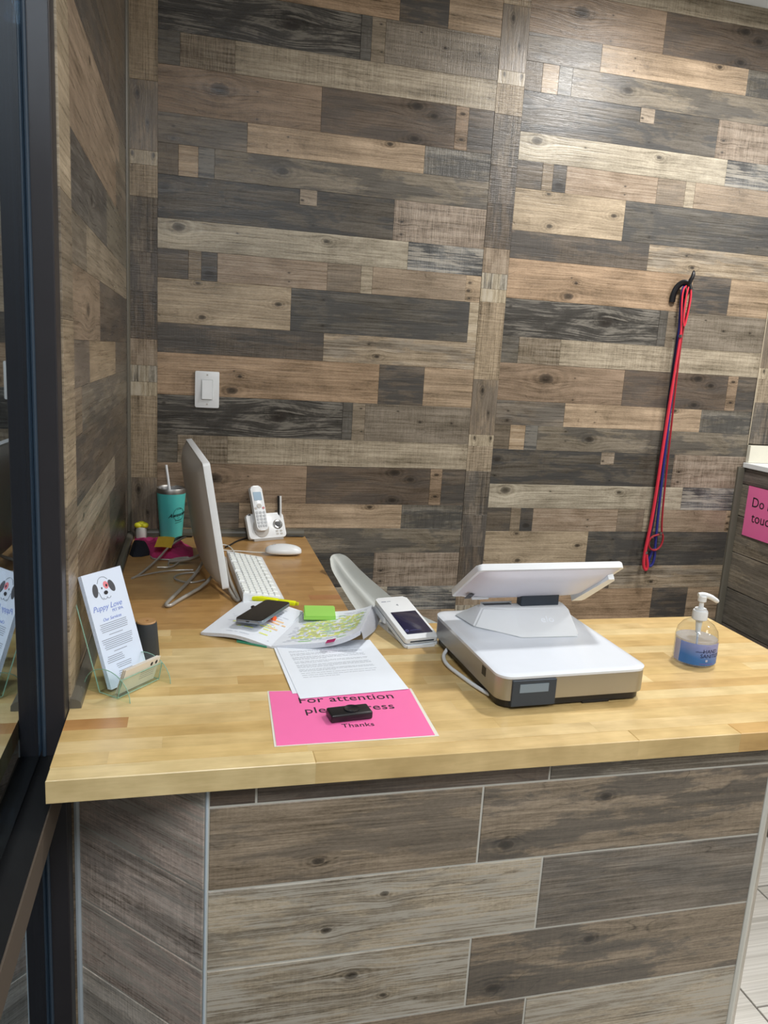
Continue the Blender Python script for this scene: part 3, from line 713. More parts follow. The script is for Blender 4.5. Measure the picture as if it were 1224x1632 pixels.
for name_pts in ([(.186, -.54, 1.15), (.168, -.605, 1.098), (.080, -.737, 1.0865), (.064, -.772, 1.0855), (.052, -.770, 1.0855), (.056, -.745, 1.0865), (.128, -.505, 1.088), (.165, -.45, 1.15)],
                 [(.205, -.56, 1.14), (.200, -.635, 1.105), (.222, -.722, 1.0865), (.229, -.741, 1.0855), (.234, -.738, 1.0855), (.231, -.712, 1.0865), (.212, -.60, 1.105), (.205, -.52, 1.14)],
                 [(.165, -.42, 1.14), (.12, -.40, 1.105), (.05, -.365, 1.0865), (.05, -.35, 1.0865), (.13, -.385, 1.10), (.165, -.40, 1.14)],
                 [(.19, -.38, 1.13), (.195, -.27, 1.10), (.210, -.215, 1.0865), (.208, -.22, 1.0865), (.20, -.30, 1.10), (.19, -.40, 1.14)]):
    B().tube([lo(p) for p in name_pts], .0046, n=10, smooth=2)  .obj('stand_tube', M_wire, mo, smooth=True)

# keyboard
kb = thing('keyboard', 'white wired keyboard lying in front of the computer', 'keyboard', (.284, -.55, CT))
K = [Vector(p) for p in ((.218, -.335, 1.113), (.326, -.340, 1.094), (.348, -.754, 1.094), (.242, -.765, 1.113))]
ko = Vector((.284, -.55, CT))
b = B()
top = [b.bm.verts.new(p - ko) for p in K]; bot = [b.bm.verts.new(Vector((p.x, p.y, CT + (.004 if i in (0, 3) else .001))) - ko) for i, p in enumerate(K)]
b.bm.faces.new(top); b.bm.faces.new(bot[::-1])
for i in range(4): b.bm.faces.new((top[i], top[(i + 1) % 4], bot[(i + 1) % 4], bot[i]))
bmesh.ops.bevel(b.bm, geom=b.bm.edges[:], offset=.0015, segments=2, affect='EDGES')
b.obj('keyboard_body', M_white, kb, smooth=True)
b = B()
ex = (K[0] - K[3]); ey = (K[1] - K[0]) ; nn = ex.cross(ey).normalized(); nn = nn if nn.z > 0 else -nn
rows_k = [(0.03, 20), (.19, 21), (.34, 20), (.49, 19), (.64, 19), (.79, 11)]
for v0, nk in rows_k:
    for i in range(nk):
        s0 = .025 + .95 * i / nk; s1 = .025 + .95 * (i + .86) / nk
        if v0 < .05 and (i % 5 == 4): continue
        Q = []
        for s_, t_ in ((s0, v0), (s1, v0), (s1, v0 + .125), (s0, v0 + .125)):
            e = K[3] * (1 - s_) * (1 - t_) + K[0] * s_ * (1 - t_) + K[2] * (1 - s_) * t_ + K[1] * s_ * t_
            Q.append(e - ko)
        c = sum(Q, Vector()) / 4
        a = [b.bm.verts.new(q + nn * .0002) for q in Q]; d = [b.bm.verts.new(c + (q - c) * .86 + nn * .0032) for q in Q]
        b.bm.faces.new(d)
        for j in range(4): b.bm.faces.new((a[j], a[(j + 1) % 4], d[(j + 1) % 4], d[j]))
b.obj('keycaps', M_whitem, kb, kind='stuff')
B().tube([(p[0] - ko.x, p[1] - ko.y, p[2] - ko.z) for p in ((.249, -.345, 1.095), (.246, -.26, 1.086), (.24, -.19, 1.084), (.227, -.154, 1.085), (.205, -.148, 1.085), (.17, -.16, 1.086))], .0018, n=8, smooth=2).obj('cord', M_whitem, kb)

# mouse
ms_ = thing('computer_mouse', 'white computer mouse lying beside the cordless phone', 'mouse', (.400, -.262, CT), math.radians(-6))
def mouse(s, t):
    a = PI * s; b_ = 2 * PI * t
    x = -.058 * math.cos(a); r = math.sin(a) ** .62
    y = .029 * r * math.cos(b_); z = .0165 * r * math.sin(b_)
    z = z * (1.25 + .25 * math.sin(a)) if z > 0 else z * .62
    return Vector((x, y, z + .0112))
b = B(); b.grid(mouse, 24, 24); bmesh.ops.remove_doubles(b.bm, verts=b.bm.verts, dist=.0003); b.obj('mouse_shell', M_white, ms_, smooth=60)
B().tube([(-.010 - .028, 0, .0295), (-.030, 0, .0325), (-.024, 0, .0335)], .0022, n=8).obj('scroll_wheel', M_silver, ms_)
B().tube([(-.056, 0, .006), (-.09, .006, .004), (-.13, .018, .004), (-.18, .022, .004), (-.22, .03, .006)], .0016, n=8, smooth=2).obj('cord', M_whitem, ms_)

# ------------------------------------------------------------------ cordless phone
ph = thing('cordless_phone', 'white cordless phone standing in its answering-machine base by the wall', 'telephone', (.366, -.052, CT), math.radians(20))
tl = math.radians(62)      # lean of the face
FB = frame((0, -.012, .004), (1, 0, 0), (0, math.cos(tl), math.sin(tl)), (0, -math.sin(tl), math.cos(tl)))
b = B(); b.prism(rrect(.138, .088, .010, 5, 0, .046), -.010, .006, FB, .003); b.obj('base_unit', M_white, ph, smooth=True)
b = B(); b.prism([(-.020, 0), (.034, 0), (.034, .045), (.026, .062), (.0, .010), (-.020, .006)], -.055, .055, frame((0, 0, 0.0005), (0, 1, 0), (0, 0, 1), (1, 0, 0))); b.obj('base_foot', M_silver, ph)
b = B(); b.prism([(.029 * math.cos(q * PI / 12), .035 * math.sin(q * PI / 12)) for q in range(24)], 0, .003, FB @ Matrix.Translation((-.022, .040, .006)), .001); b.obj('cradle', M_silver, ph, smooth=True)
hs = B(); hs.prism(rrect(.042, .160, .012, 5, -.024, .105), 0, .018, FB @ Matrix.Translation((0, 0, .009)), .003)
hset = hs.obj('handset', M_white, ph, smooth=True)
TF = FB @ Matrix.Translation((0, 0, .0275))
B().prism(rrect(.030, .030, .002, 2, -.024, .147), 0, .0006, TF).obj('lcd_display', mat('lcd', S(150, 176, 196), .2), hset)
b = B()
for r in range(5):
    for c in range(3 if r < 4 else 4):
        cx_ = -.037 + c * (.013 if r < 4 else .0087); b.prism(rrect(.0088 if r < 4 else .006, .0085, .002, 2, cx_, .088 - r * .0118), 0, .0012, TF)
b.obj('keypad', mat('key_grey', S(176, 180, 184), .5), hset, kind='stuff')
b = B(); b.prism([(-.024 + .0085 * math.cos(q * PI / 8), .112 + .0085 * math.sin(q * PI / 8)) for q in range(16)], 0, .0012, TF); b.obj('navigation_key', M_silver, hset)
for sx in (-.012, .012):
    B().prism(rrect(.009, .008, .003, 2, -.024 + sx * 1.15, .104), 0, .0012, TF).obj('call_key', mat('call_key_red', S(190, 120, 120), .5) if sx > 0 else M_silver, hset)
b = B(); b.lathe([(.0, .0), (.017, .0), (.017, .003), (.0125, .0045), (.0, .0045)], 24, FB @ Matrix.Translation((.042, .048, .006))); b.obj('dial_ring', M_chrome, ph, smooth=True)
b = B(); b.lathe([(.0, .0), (.011, .0), (.010, .002), (.0, .0025)], 20, FB @ Matrix.Translation((.042, .048, .0105))); b.obj('dial_button', M_black, ph, smooth=True)
for i in range(4):
    B().prism(rrect(.009, .006, .002, 2, .036 + (i % 2) * .015, .014 + (i // 2) * .010), 0.006, .0075, FB).obj('base_button', M_silver, ph)
B().prism(rrect(.010, .006, .001, 2, -.057, .088), .006, .0066, FB).obj('logo_plate', M_black, ph)
B().tube([(.060, .018, .06), (.058, .022, .145)], .0035, n=10).obj('antenna', M_white, ph)
B().tube([(.0545, .0225, .06), (.0520, .0265, .145)], .0032, n=10).obj('antenna_clip', M_black, ph)
B().tube([(-.05, .02, .008), (-.085, .012, .004), (-.12, -.012, .004), (-.15, -.045, .004), (-.18, -.07, .004)], .0028, n=8, smooth=2).obj('power_cord', M_black, ph)
B().tube([(.06, .0, .012), (.085, -.004, .006), (.12, -.012, .004), (.132, -.02, .004)], .0022, n=8, smooth=2).obj('line_cord', M_black, ph)

# ------------------------------------------------------------------ tumbler
tb = thing('insulated_tumbler', 'turquoise insulated tumbler with steel rim and white straw', 'tumbler', (.047, -.050, CT))
M_teal = mat('turquoise_coating', S(88, 206, 202), .38)
B().lathe([(0, .0005), (.033, .0005), (.0355, .004), (.0465, .157), (.0468, .159)], 40).obj('body', M_teal, tb, smooth=True)
B().lathe([(.0466, .159), (.0472, .174), (.046, .176), (.044, .172), (.0435, .157)], 40).obj('steel_rim', M_steel, tb, smooth=True)
B().lathe([(0, .166), (.030, .166), (.034, .171), (.0435, .172), (.0435, .157), (0, .157)], 40).obj('lid', mat('clear_grey_lid', S(120, 122, 124), .12, coat=.5), tb, smooth=True)
B().tube([(-.004, 0, .155), (-.017, .004, .250)], .0042, n=12).obj('straw', M_white, tb, smooth=True)
b = B()
def cyl_wrap(x, z, r0=.0415, a0=math.radians(-52)):
    rr = .0357 + (z - .004) * (.0468 - .0357) / .148 + .0004
    a = a0 + x / rr
    return Vector((rr * math.cos(a), rr * math.sin(a), z))
ring_ = []
for i in range(30):
    t_ = 2 * PI * i / 30 + .3
    if .0 <= math.sin(t_) * 1 and False: continue
    ring_.append(cyl_wrap(.020 * math.cos(t_), .092 + .022 * math.sin(t_)))
b.tube(ring_, .0005, n=5, closed=True)
b.obj('printed_ring', M_ink, tb)
me = text_mesh('Awesome', .0175, Matrix.Identity(4), shear=.35, ext=.0001, bold=.0003)
for v in me.vertices: v.co = cyl_wrap(v.co.x, .091 + v.co.y + v.co.x * .16) + Vector((0, 0, 0)); 
me.materials.clear(); me.materials.append(M_ink); link('lettering', me, tb)
b = B()
for zi, xs_ in ((.108, (-.009, .009)), (.079, (-.006, .004)), (.070, (-.013, .013)), (.062, (-.012, .016))):
    n_s = int((xs_[1] - xs_[0]) / .0016)
    pts = [cyl_wrap(xs_[0] + i * .0016, zi + (.0012 if i % 2 else -.0008) + i * .0003) for i in range(n_s)]
    b.tube(pts, .0005, n=4)
b.obj('printed_script', M_ink, tb)

# ------------------------------------------------------------------ heap behind the computer
def blob(P, cx_, cy_, h, seed, zb, folds=1.0, nr=14, na=56):
    """crumpled cloth spread inside outline P: closed mesh"""
    rnd = random.Random(seed)
    from mathutils import noise as mn
    bb = B(); rings = []
    for i in range(nr + 1):
        f = i / nr; ring = []
        for a in range(na):
            q = a / na * len(P); i0 = int(q) % len(P); i1 = (i0 + 1) % len(P); fr_ = q - int(q)
            e = Vector(P[i0]) * (1 - fr_) + Vector(P[i1]) * fr_
            x = cx_ + (e.x - cx_) * f; y = cy_ + (e.y - cy_) * f
            nz = mn.fractal(Vector((x * 26 + seed, y * 22, seed)), .8, 2.1, 4)
            rd = abs(mn.noise(Vector((x * 30, y * 17 + seed, 3.3))))
            z = zb + max(.0008, h * (1 - f ** 3) * (.62 + .55 * nz * folds - .5 * rd * folds) + .004 * (1 - f))
            ring.append(bb.bm.verts.new((x, y, z if i else zb + h * .7)))
        rings.append(ring)
    for A_r, B_r in zip(rings, rings[1:]):
        for a in range(na): bb.bm.faces.new((A_r[a], A_r[(a + 1) % na], B_r[(a + 1) % na], B_r[a]))
    bmesh.ops.remove_doubles(bb.bm, verts=rings[0], dist=.001)
    low = [bb.bm.verts.new((v.co.x, v.co.y, zb)) for v in rings[-1]]
    for a in range(na): bb.bm.faces.new((rings[-1][a], rings[-1][(a + 1) % na], low[(a + 1) % na], low[a]))
    return bb
cloth = blob([(-.0705, -.025), (-.03, -.045), (-.01, -.075), (.0, -.105), (.04, -.12), (.075, -.105), (.10, -.13), (.118, -.18), (.12, -.29), (.075, -.30), (.03, -.31), (-.004, -.29), (-.02, -.22), (-.055, -.14), (-.066, -.10)], .03, -.19, .030, 3.1, CT + .0004)
tag(cloth.obj('cloth', mat('magenta_fabric', S(176, 44, 104), .8, var=.25, vscale=60), smooth=60), 'crumpled magenta cloth heaped behind the computer', 'cloth')
navy = blob([(-.0715, -.255), (-.0718, -.20), (-.0715, -.150), (-.040, -.155), (-.022, -.19), (-.010, -.235), (-.012, -.265), (-.035, -.285), (-.060, -.285)], -.042, -.22, .050, 8.4, CT + .0004, folds=.25)
tag(navy.obj('pouch', mat('navy_fabric', S(14, 18, 30), .85), smooth=60), 'dark navy pouch at the left end of the magenta cloth', 'pouch')
sn = B(); sn.grid(lambda s, t: Vector((.004 + .05 * s + .010 * t, -.300 + .062 * t - .012 * s, 1.1150 + .018 * t + .002 * math.sin(s * 3))), 6, 4, .0004)
tag(sn.obj('sticky_note', mat('yellow_paper', S(252, 226, 84), .6)), 'yellow sticky note lying on the magenta cloth', 'note')
fg = thing('small_bottle', 'small white bottle with a bright yellow cap in the back corner', 'bottle', (-.048, -.050, CT))
B().lathe([(0, .0005), (.016, .0005), (.018, .006), (.018, .030), (.015, .040), (.0, .043)], 24).obj('bottle_body', mat('grey_white_plastic', S(196, 196, 188), .5), fg, smooth=True)
B().sphere((-.010, -.003, .047), .013, .011, .010).sphere((.010, -.003, .047), .013, .011, .010).sphere((0, 0, .052), .014, .011, .008).obj('cap', mat('yellow_plastic', S(226, 222, 50), .5), fg, smooth=True)
CAB = [
 ('white cable with a doubled end lying nearest the left wall', [(-.045, -.522, 1.083), (-.03, -.50, 1.084), (-.006, -.438, 1.09), (.022, -.366, 1.10), (.045, -.30, 1.115), (.074, -.25, 1.125), (.10, -.20, 1.125), (.125, -.17, 1.12)], .0032),
 ('thin pale cable running straight from the wall side to the stand', [(-.044, -.515, 1.083), (-.019, -.492, 1.083), (.026, -.459, 1.0835), (.072, -.443, 1.0835), (.12, -.448, 1.085)], .0022),
 ('pale cable bent into a round loop beside the stand foot', [(.15, -.545, 1.084), (.125, -.568, 1.084), (.101, -.57, 1.084), (.071, -.539, 1.084), (.066, -.511, 1.084), (.088, -.476, 1.084), (.138, -.468, 1.084)], .0024),
 ('pale cable lying along the front edge of the magenta cloth', [(-.006, -.296, 1.084), (.0, -.318, 1.084), (.019, -.325, 1.084), (.046, -.33, 1.084), (.069, -.332, 1.084), (.11, -.336, 1.085)], .0022),
 ('grey cable curling in a hook shape between cloth and stand', [(.052, -.415, 1.086), (.046, -.378, 1.086), (.060, -.342, 1.09), (.086, -.335, 1.092), (.105, -.33, 1.092)], .0024),
 ('grey cable winding in an S behind the computer', [(.018, -.427, 1.088), (.056, -.430, 1.088), (.074, -.395, 1.090), (.086, -.355, 1.094), (.100, -.345, 1.094), (.12, -.35, 1.094)], .0024),
 ('black strap lying over the magenta cloth beside the sticky note', [(.058, -.272, 1.118), (.066, -.235, 1.126), (.085, -.215, 1.128), (.112, -.19, 1.122)], .0060),
]
for i, (lb, pts, r) in enumerate(CAB):
    o = B().tube(pts, r, n=8, smooth=2, flat=.5 if 'strap' in lb else 1.0).obj('strap' if 'strap' in lb else 'cable', M_black if 'strap' in lb else M_wire, smooth=True)
    tag(o, lb, 'strap' if 'strap' in lb else 'cable')

# ------------------------------------------------------------------ brochure holder, brochures, cards
acr = NT('clear_acrylic'); a1 = acr.n('ShaderNodeBsdfTransparent'); a1.inputs[0].default_value = (.93, .97, .95, 1); a2 = acr.n('ShaderNodeBsdfGlossy'); a2.inputs['Roughness'].default_value = .03
af0 = acr.n('ShaderNodeLayerWeight'); af0.inputs[0].default_value = .3; af = acr.math('ADD', .03, acr.math('MULTIPLY', acr.math('POWER', af0.outputs['Facing'], 4.0), .6)); am = acr.n('ShaderNodeMixShader'); acr.put(am.inputs[0], af); acr.put(am.inputs[1], a1.outputs[0]); acr.put(am.inputs[2], a2.outputs[0]); acr.put(acr.out.inputs[0], am.outputs[0])
M_acr = acr.m
M_acre = mat('acrylic_edge', S(168, 208, 190), .15, trans=.4, ior=1.2)
yaw = math.atan2(.078, .068)
bh = thing('brochure_holder', 'clear acrylic leaflet stand with greenish edges at the left of the counter', 'holder', (-.010, -1.224, CT), yaw)
WH = .104; ln = math.radians(20)
def sheetp(bb, p0, p1, x0, x1, th=.002):
    """plate between profile points (y,z) p0-p1 from x0 to x1"""
    d = Vector((0, p1[0] - p0[0], p1[1] - p0[1])); l = d.length; d.normalize(); nrm = Vector((1, 0, 0)).cross(d)
    bb.box(x0, x1, 0, l, 0, th, M=frame((0, p0[0], p0[1]), (1, 0, 0), d, nrm))
pr = [(-.048, .040), (-.040, .004), (.006, .004), (.006 + .19 * math.sin(ln), .004 + .19 * math.cos(ln))]   # front lip, base, back
b = B()
for q0, q1 in zip(pr, pr[1:]): sheetp(b, q0, q1, -WH / 2, WH / 2)
b.obj('folded_panel', M_acr, bh)
for sx in (-WH / 2, WH / 2):
    B().tube([(sx, p[0], p[1]) for p in pr], .0011, n=6).obj('panel_edge', M_acre, bh, smooth=True)
    ar = [(-.078 + .0, .0015)] + [(-.012 + .058 * math.cos(t), .0015 + .050 * math.sin(t)) for t in [PI - PI * i / 16 for i in range(17)]]
    b = B(); b.prism([(p[0], p[1]) for p in ar[1:]], -.001, .001, frame((sx, 0, 0), (0, 1, 0), (0, 0, 1), (1, 0, 0))); b.obj('side_foot', M_acr, bh)
    B().tube([(sx, p[0], p[1]) for p in ar[1:]], .0008, n=6).obj('foot_edge', M_acre, bh, smooth=True)
B().tube([(-WH / 2, pr[0][0], pr[0][1]), (WH / 2, pr[0][0], pr[0][1])], .0009, n=6).obj('lip_edge', M_acre, bh)
B().tube([(-WH / 2, pr[1][0], pr[1][1]), (WH / 2, pr[1][0], pr[1][1])], .0008, n=6).obj('lip_edge', M_acre, bh)
# stack of leaflets: four
BF = Matrix.Translation((-.003, -1.222, CT)) @ Matrix.Rotation(yaw, 4, 'Z')
M_bro = mat('glossy_leaflet', S(214, 226, 244), .35, coat=.3)
for i in range(4):
    off = .0012 + i * .0022
    F = frame((0, .0035 - off, .0065), (1, 0, 0), (0, math.sin(ln), math.cos(ln)), (0, -math.cos(ln), math.sin(ln)))
    t = thing('leaflet', ['rearmost leaflet of the stack in the acrylic stand', 'second leaflet from the back in the acrylic stand', 'third leaflet from the back in the acrylic stand', 'front dog-logo leaflet of the stack in the acrylic stand'][i], 'leaflet', (BF @ F).translation, yaw, group='leaflets in the acrylic stand')
    F0 = frame((0, 0, 0), (1, 0, 0), (0, math.sin(ln), math.cos(ln)), (0, -math.cos(ln), math.sin(ln)))
    BH = .218
    B().box(-.046 + .0005 * i, .051, 0, BH - .001 * (3 - i), 0, .0014, M=F0).obj('paper_sheet', M_bro, t)
    if i == 3:
        G = F0 @ Matrix.Translation((0, 0, .0016))
        b = B(); E = lambda cx_, cy_, rx, ry, rot, n=18: [(cx_ + rx * math.cos(q) * math.cos(rot) - ry * math.sin(q) * math.sin(rot), cy_ + rx * math.cos(q) * math.sin(rot) + ry * math.sin(q) * math.cos(rot)) for q in [2 * PI * j / n for j in range(n)]]
        M_ear = mat('dark_grey_ink', S(70, 72, 78), .5)
        b.prism(E(-.022, .184, .0065, .0130, -.15), 0, .0002, G); b.obj('dog_logo_ear', M_ear, t)
        B().prism(E(.018, .186, .0065, .0125, .35), 0, .0002, G).obj('dog_logo_ear', M_ear, t)
        b = B(); b.prism(E(.005, .190, .0058, .0075, .3), 0, .0002, G); b.obj('dog_logo_patch', mat('red_ink', S(226, 130, 140), .5), t)
        b = B(); b.prism(E(-.006, .186, .0013, .0020, 0), 0.0002, .0004, G).prism(E(.006, .189, .0022, .0028, 0), 0.0002, .0004, G).prism(E(.001, .176, .0048, .0038, 0), 0.0002, .0004, G)
        b.obj('dog_logo_face', M_ink, t)
        b = B()
        for c0, a0, a1 in ((-.003, 195, 350), (.006, 190, 345)):
            b.tube([G @ Vector((c0 + .0048 * math.cos(math.radians(q)), .169 + .0048 * math.sin(math.radians(q)), .0002)) for q in range(a0, a1, 18)], .0003, n=4)
        b.tube([G @ Vector(p) for p in ((-.014, .196, .0002), (-.008, .206, .0002), (.004, .207, .0002), (.012, .200, .0002))], .0003, n=4, smooth=1)
        b.tube([G @ Vector(p) for p in ((-.015, .180, .0002), (-.012, .168, .0002), (-.008, .164, .0002))], .0003, n=4, smooth=1)
        b.obj('dog_logo_lines', M_ink, t)
        M_bl = mat('blue_ink', S(120, 140, 206), .5)
        text('lettering', 'Puppy Love', .0150, G @ Matrix.Translation((-.004, .150, 0)), M_bl, t, shear=.35)
        text('lettering', 'PET SPA', .0075, G @ Matrix.Translation((.018, .1395, 0)), M_bl, t)
        text('lettering', 'Our Services', .0085, G @ Matrix.Translation((0, .127, 0)), M_bl, t, shear=.3)
        b = B(); rnd = random.Random(4)
        yy = .119
        for blk in (5, 1, 6, 1, 4, 3, 3):
            wd = (.036 if blk > 3 else .018) if blk != 4 else .020
            for _ in range(blk):
                w2 = wd * rnd.uniform(.85, 1.05); xc_ = 0 if blk != 4 else -.016
                b.box(xc_ - w2, xc_ + w2, yy, yy + .0010, 0, .0002, M=G); yy -= .0036
            yy -= .0035
        b.obj('printed_lines', M_inkg, t)
for i in range(3):
    t = thing('business_card', ['rear cream business card in the stand front pocket', 'middle cream business card in the stand front pocket', 'front cream business card printed with two dark marks'][i], 'card', (BF @ Vector((-.007 + .001 * i, -.022 - .003 * i, .0065))), yaw, group='business cards in the acrylic stand')
    cf = frame((0, 0, 0), (1, 0, 0), (0, -.35, .937), (0, -.937, -.35))
    B().box(-.044, .044, 0, .054, 0, .0008, M=cf).obj('card_sheet', mat('cream_card', S(236, 230, 220), .5), t)
    if i == 2:
        b = B()
        for q in (.024, .036): b.prism([(q + .003 * math.cos(a), .043 + .0045 * math.sin(a)) for a in [PI * j / 6 for j in range(12)]], 0.0008, .001, cf)
        b.obj('card_logo', M_ink, t)
        b = B()
        for j in range(4): b.box(.0, .036, .016 + j * .005, .0168 + j * .005, .0008, .001, M=cf)
        b.obj('printed_lines', M_inkg, t)

cc = thing('pepper_mill', 'black tapered cylinder with a round wooden top beside the leaflets', 'container', (.024, -1.082, CT))
B().lathe([(0, .0005), (.0265, .0005), (.027, .003), (.0215, .072), (.0205, .075), (.019, .075)], 36).obj('body', mat('charcoal_matte', S(48, 52, 56), .5), cc, smooth=True)
M_lid = mat('light_wood', S(176, 136, 90), .5, var=.15, vscale=60)
B().lathe([(0, .070), (.0195, .070), (.0195, .0765), (.018, .078), (.0045, .078), (.004, .074), (0, .074)], 36).obj('wooden_top', M_lid, cc, smooth=True)

# ------------------------------------------------------------------ notebook with things on it
nb = thing('open_notebook', 'open notebook with yellow and green highlighted handwriting', 'notebook', (.33, -.95, CT))
no = Vector((.33, -.95, CT))
A0 = Vector((.136, -.965, 1.086)); B0 = Vector((.240, -.752, 1.088)); S0 = Vector((.286, -1.062, 1.084)); S1 = Vector((.384, -.846, 1.090))
D0 = Vector((.475, -1.100, 1.124)); E0 = Vector((.548, -.900, 1.122))
def lp(s, t, dz=0.0):
    p = (A0 * (1 - t) + B0 * t) * (1 - s) + (S0 * (1 - t) + S1 * t) * s
    return p + Vector((0, 0, .006 * math.sin(PI * min(1, s * 1.0)) + .004 * math.sin(PI * s) ** 2 + dz)) - no
def rp(s, t, dz=0.0):
    p = (S0 * (1 - t) + S1 * t) * (1 - s) + (D0 * (1 - t) + E0 * t) * s
    zlin = (S0.z * (1 - t) + S1.z * t) * (1 - s) + (D0.z * (1 - t) + E0.z * t) * s
    z0 = 1.086; zc_ = z0 + .010 * math.sin(PI * s * .7) + (zlin - z0) * (s ** 3.0) * (1.0 - .25 * t)
    return Vector((p.x, p.y, zc_ + dz)) - no
def slab(fn, nu, nv, mtop, h0=None):
    """closed page block from surface fn down to the counter-top"""
    bb = B()
    V = [[bb.bm.verts.new(fn(i / nu, j / nv)) for j in range(nv + 1)] for i in range(nu + 1)]
    W = [[bb.bm.verts.new(Vector((v.co.x, v.co.y, max(.0006, v.co.z - h0(i / nu, j / nv))))) for j, v in enumerate(r)] for i, r in enumerate(V)]
    for i in range(nu):
        for j in range(nv):
            f = bb.bm.faces.new((V[i][j], V[i + 1][j], V[i + 1][j + 1], V[i][j + 1])); f.material_index = 0
            f = bb.bm.faces.new((W[i][j], W[i][j + 1], W[i + 1][j + 1], W[i + 1][j])); f.material_index = 1
    for i in range(nu):
        for j in (0, nv):
            f = bb.bm.faces.new((V[i][j], V[i + 1][j], W[i + 1][j], W[i][j])); f.material_index = 1
    for j in range(nv):
        for i in (0, nu):
            f = bb.bm.faces.new((V[i][j], V[i][j + 1], W[i][j + 1], W[i][j])); f.material_index = 1
    return bb
slab(lp, 14, 8, None, lambda s, t: .008).obj('left_pages', [M_paper, M_pageedge], nb, smooth=50)
slab(rp, 18, 8, None, lambda s, t: .012).obj('right_pages', [M_paper, M_pageedge], nb, smooth=50)
# lower curled page block at right
def rp2(s, t):
    q = rp(1.0, t); kk_ = .30 + .70 * min(1, t * 1.6); o = Vector((.021 * s * kk_, -.004 * s * (1 - t), (-.034 * s ** 1.3) * (.55 + .45 * min(1, t * 2)) + .003 * math.sin(PI * s)))
    return q + o + Vector((0, 0, -.003))
b = B(); b.grid(rp2, 8, 10, .006); b.obj('curled_pages', M_pageedge, nb, smooth=50)
# green cover peeping out under left pages
B().prism([(.213, -1.0195), (.276, -1.0590), (.273, -1.046), (.214, -1.010)], CT + .0003, CT + .0035, M=Matrix.Translation(-no)).obj('green_cover', mat('green_cover', S(60, 150, 120), .5), nb)
# handwriting and highlighter strokes, following the page
def strokes(fn, rows_, m, name, s0, s1, seed, wid, dz, dens=1.0, tmin=.08, tmax=.92):
    bb = B(); rnd = random.Random(seed)
    for r in range(rows_):
        t0 = tmin + (tmax - tmin) * r / rows_
        s = s0 + rnd.uniform(0, .06)
        while s < s1:
            l = rnd.uniform(.03, .16)
            if rnd.random() < dens:
                e = min(s + l, s1); n = 3
                a = [fn(s + (e - s) * i / n, t0, dz) for i in range(n + 1)]; c = [fn(s + (e - s) * i / n, t0 + wid, dz) for i in range(n + 1)]
                va = [bb.bm.verts.new(p) for p in a]; vc = [bb.bm.verts.new(p) for p in c]
                for i in range(n): bb.bm.faces.new((va[i], va[i + 1], vc[i + 1], vc[i]))
            s += l + rnd.uniform(.01, .05)
    return bb.obj(name, m, nb, kind='stuff')
M_hy = mat('yellow_highlighter', S(228, 236, 132), .6); M_hg = mat('green_highlighter', S(176, 228, 150), .6); M_ho = mat('orange_highlighter', S(240, 206, 160), .6); M_pen = mat('pen_ink', S(150, 158, 176), .7)
strokes(rp, 17, M_hy, 'yellow_strokes', .15, .92, 1, .030, .0004, .8, tmin=.16, tmax=.80)
strokes(rp, 14, M_hg, 'green_strokes', .22, .95, 2, .018, .0006, .45, tmin=.06, tmax=.86)
strokes(rp, 24, M_pen, 'handwriting', .08, .95, 3, .006, .0008, .75)
strokes(lp, 5, M_hy, 'yellow_strokes', .25, .85, 5, .025, .0005, .5, tmin=.18, tmax=.45)
strokes(lp, 4, M_ho, 'orange_strokes', .72, .96, 6, .03, .0006, .6, tmin=.35, tmax=.62)
strokes(lp, 14, M_pen, 'handwriting', .12, .92, 7, .005, .0008, .35)
# pink tab
b = B(); b.grid(lambda s, t: rp(.62 + .10 * s, -.06 + .10 * t, .0008), 2, 2, .0004); b.obj('pink_tab', mat('pink_tab', S(206, 60, 130), .5), nb)

om = thing('orange_highlighter_pen', 'orange highlighter lying under the smartphone', 'pen', (.305, -.934, 1.1035), math.radians(118))
B().lathe([(0, 0), (.0058, 0), (.0062, .004), (.0062, .030), (0, .030)], 18, Matrix.Rotation(PI / 2, 4, 'Y')).obj('cap', mat('orange_plastic', S(240, 96, 40), .35), om, smooth=True)
B().lathe([(0, .030), (.0055, .030), (.0055, .095), (.003, .1), (0, .1)], 18, Matrix.Rotation(PI / 2, 4, 'Y')).obj('barrel', M_black, om, smooth=True)
# phone
sp = thing('smartphone', 'black-screened smartphone with silver edge lying on the notebook', 'phone', (.281, -.910, 1.1135))
d1 = Vector((.354 - .266, -.848 + .990, 0)); d0 = Vector((.266 - .209, -.990 + .969, 0)); dl = Vector((.0865, .1395, 0)).normalized(); dw = Vector((dl.y, -dl.x, 0))
FP = frame((0, 0, 0), dw, dl, (0, 0, 1)) @ Matrix.Rotation(math.radians(-3), 4, 'Y')
B().prism(rrect(.068, .158, .010, 6), -.0045, .0030, FP, .0012).obj('metal_body', mat('silver_blue_metal', S(150, 160, 178), .25, metal=.7), sp, smooth=True)
B().prism(rrect(.0655, .1555, .009, 6), .0030, .0038, FP).obj('screen', M_screen, sp)
B().prism(rrect(.008, .0016, .0006, 2), -.0806, -.0790, FP @ Matrix.Rotation(PI / 2, 4, 'X') @ Matrix.Translation((0, -.0008, 0)) @ Matrix.Scale(-1, 4, (0, 0, 1))).obj('charging_port', M_black, sp)
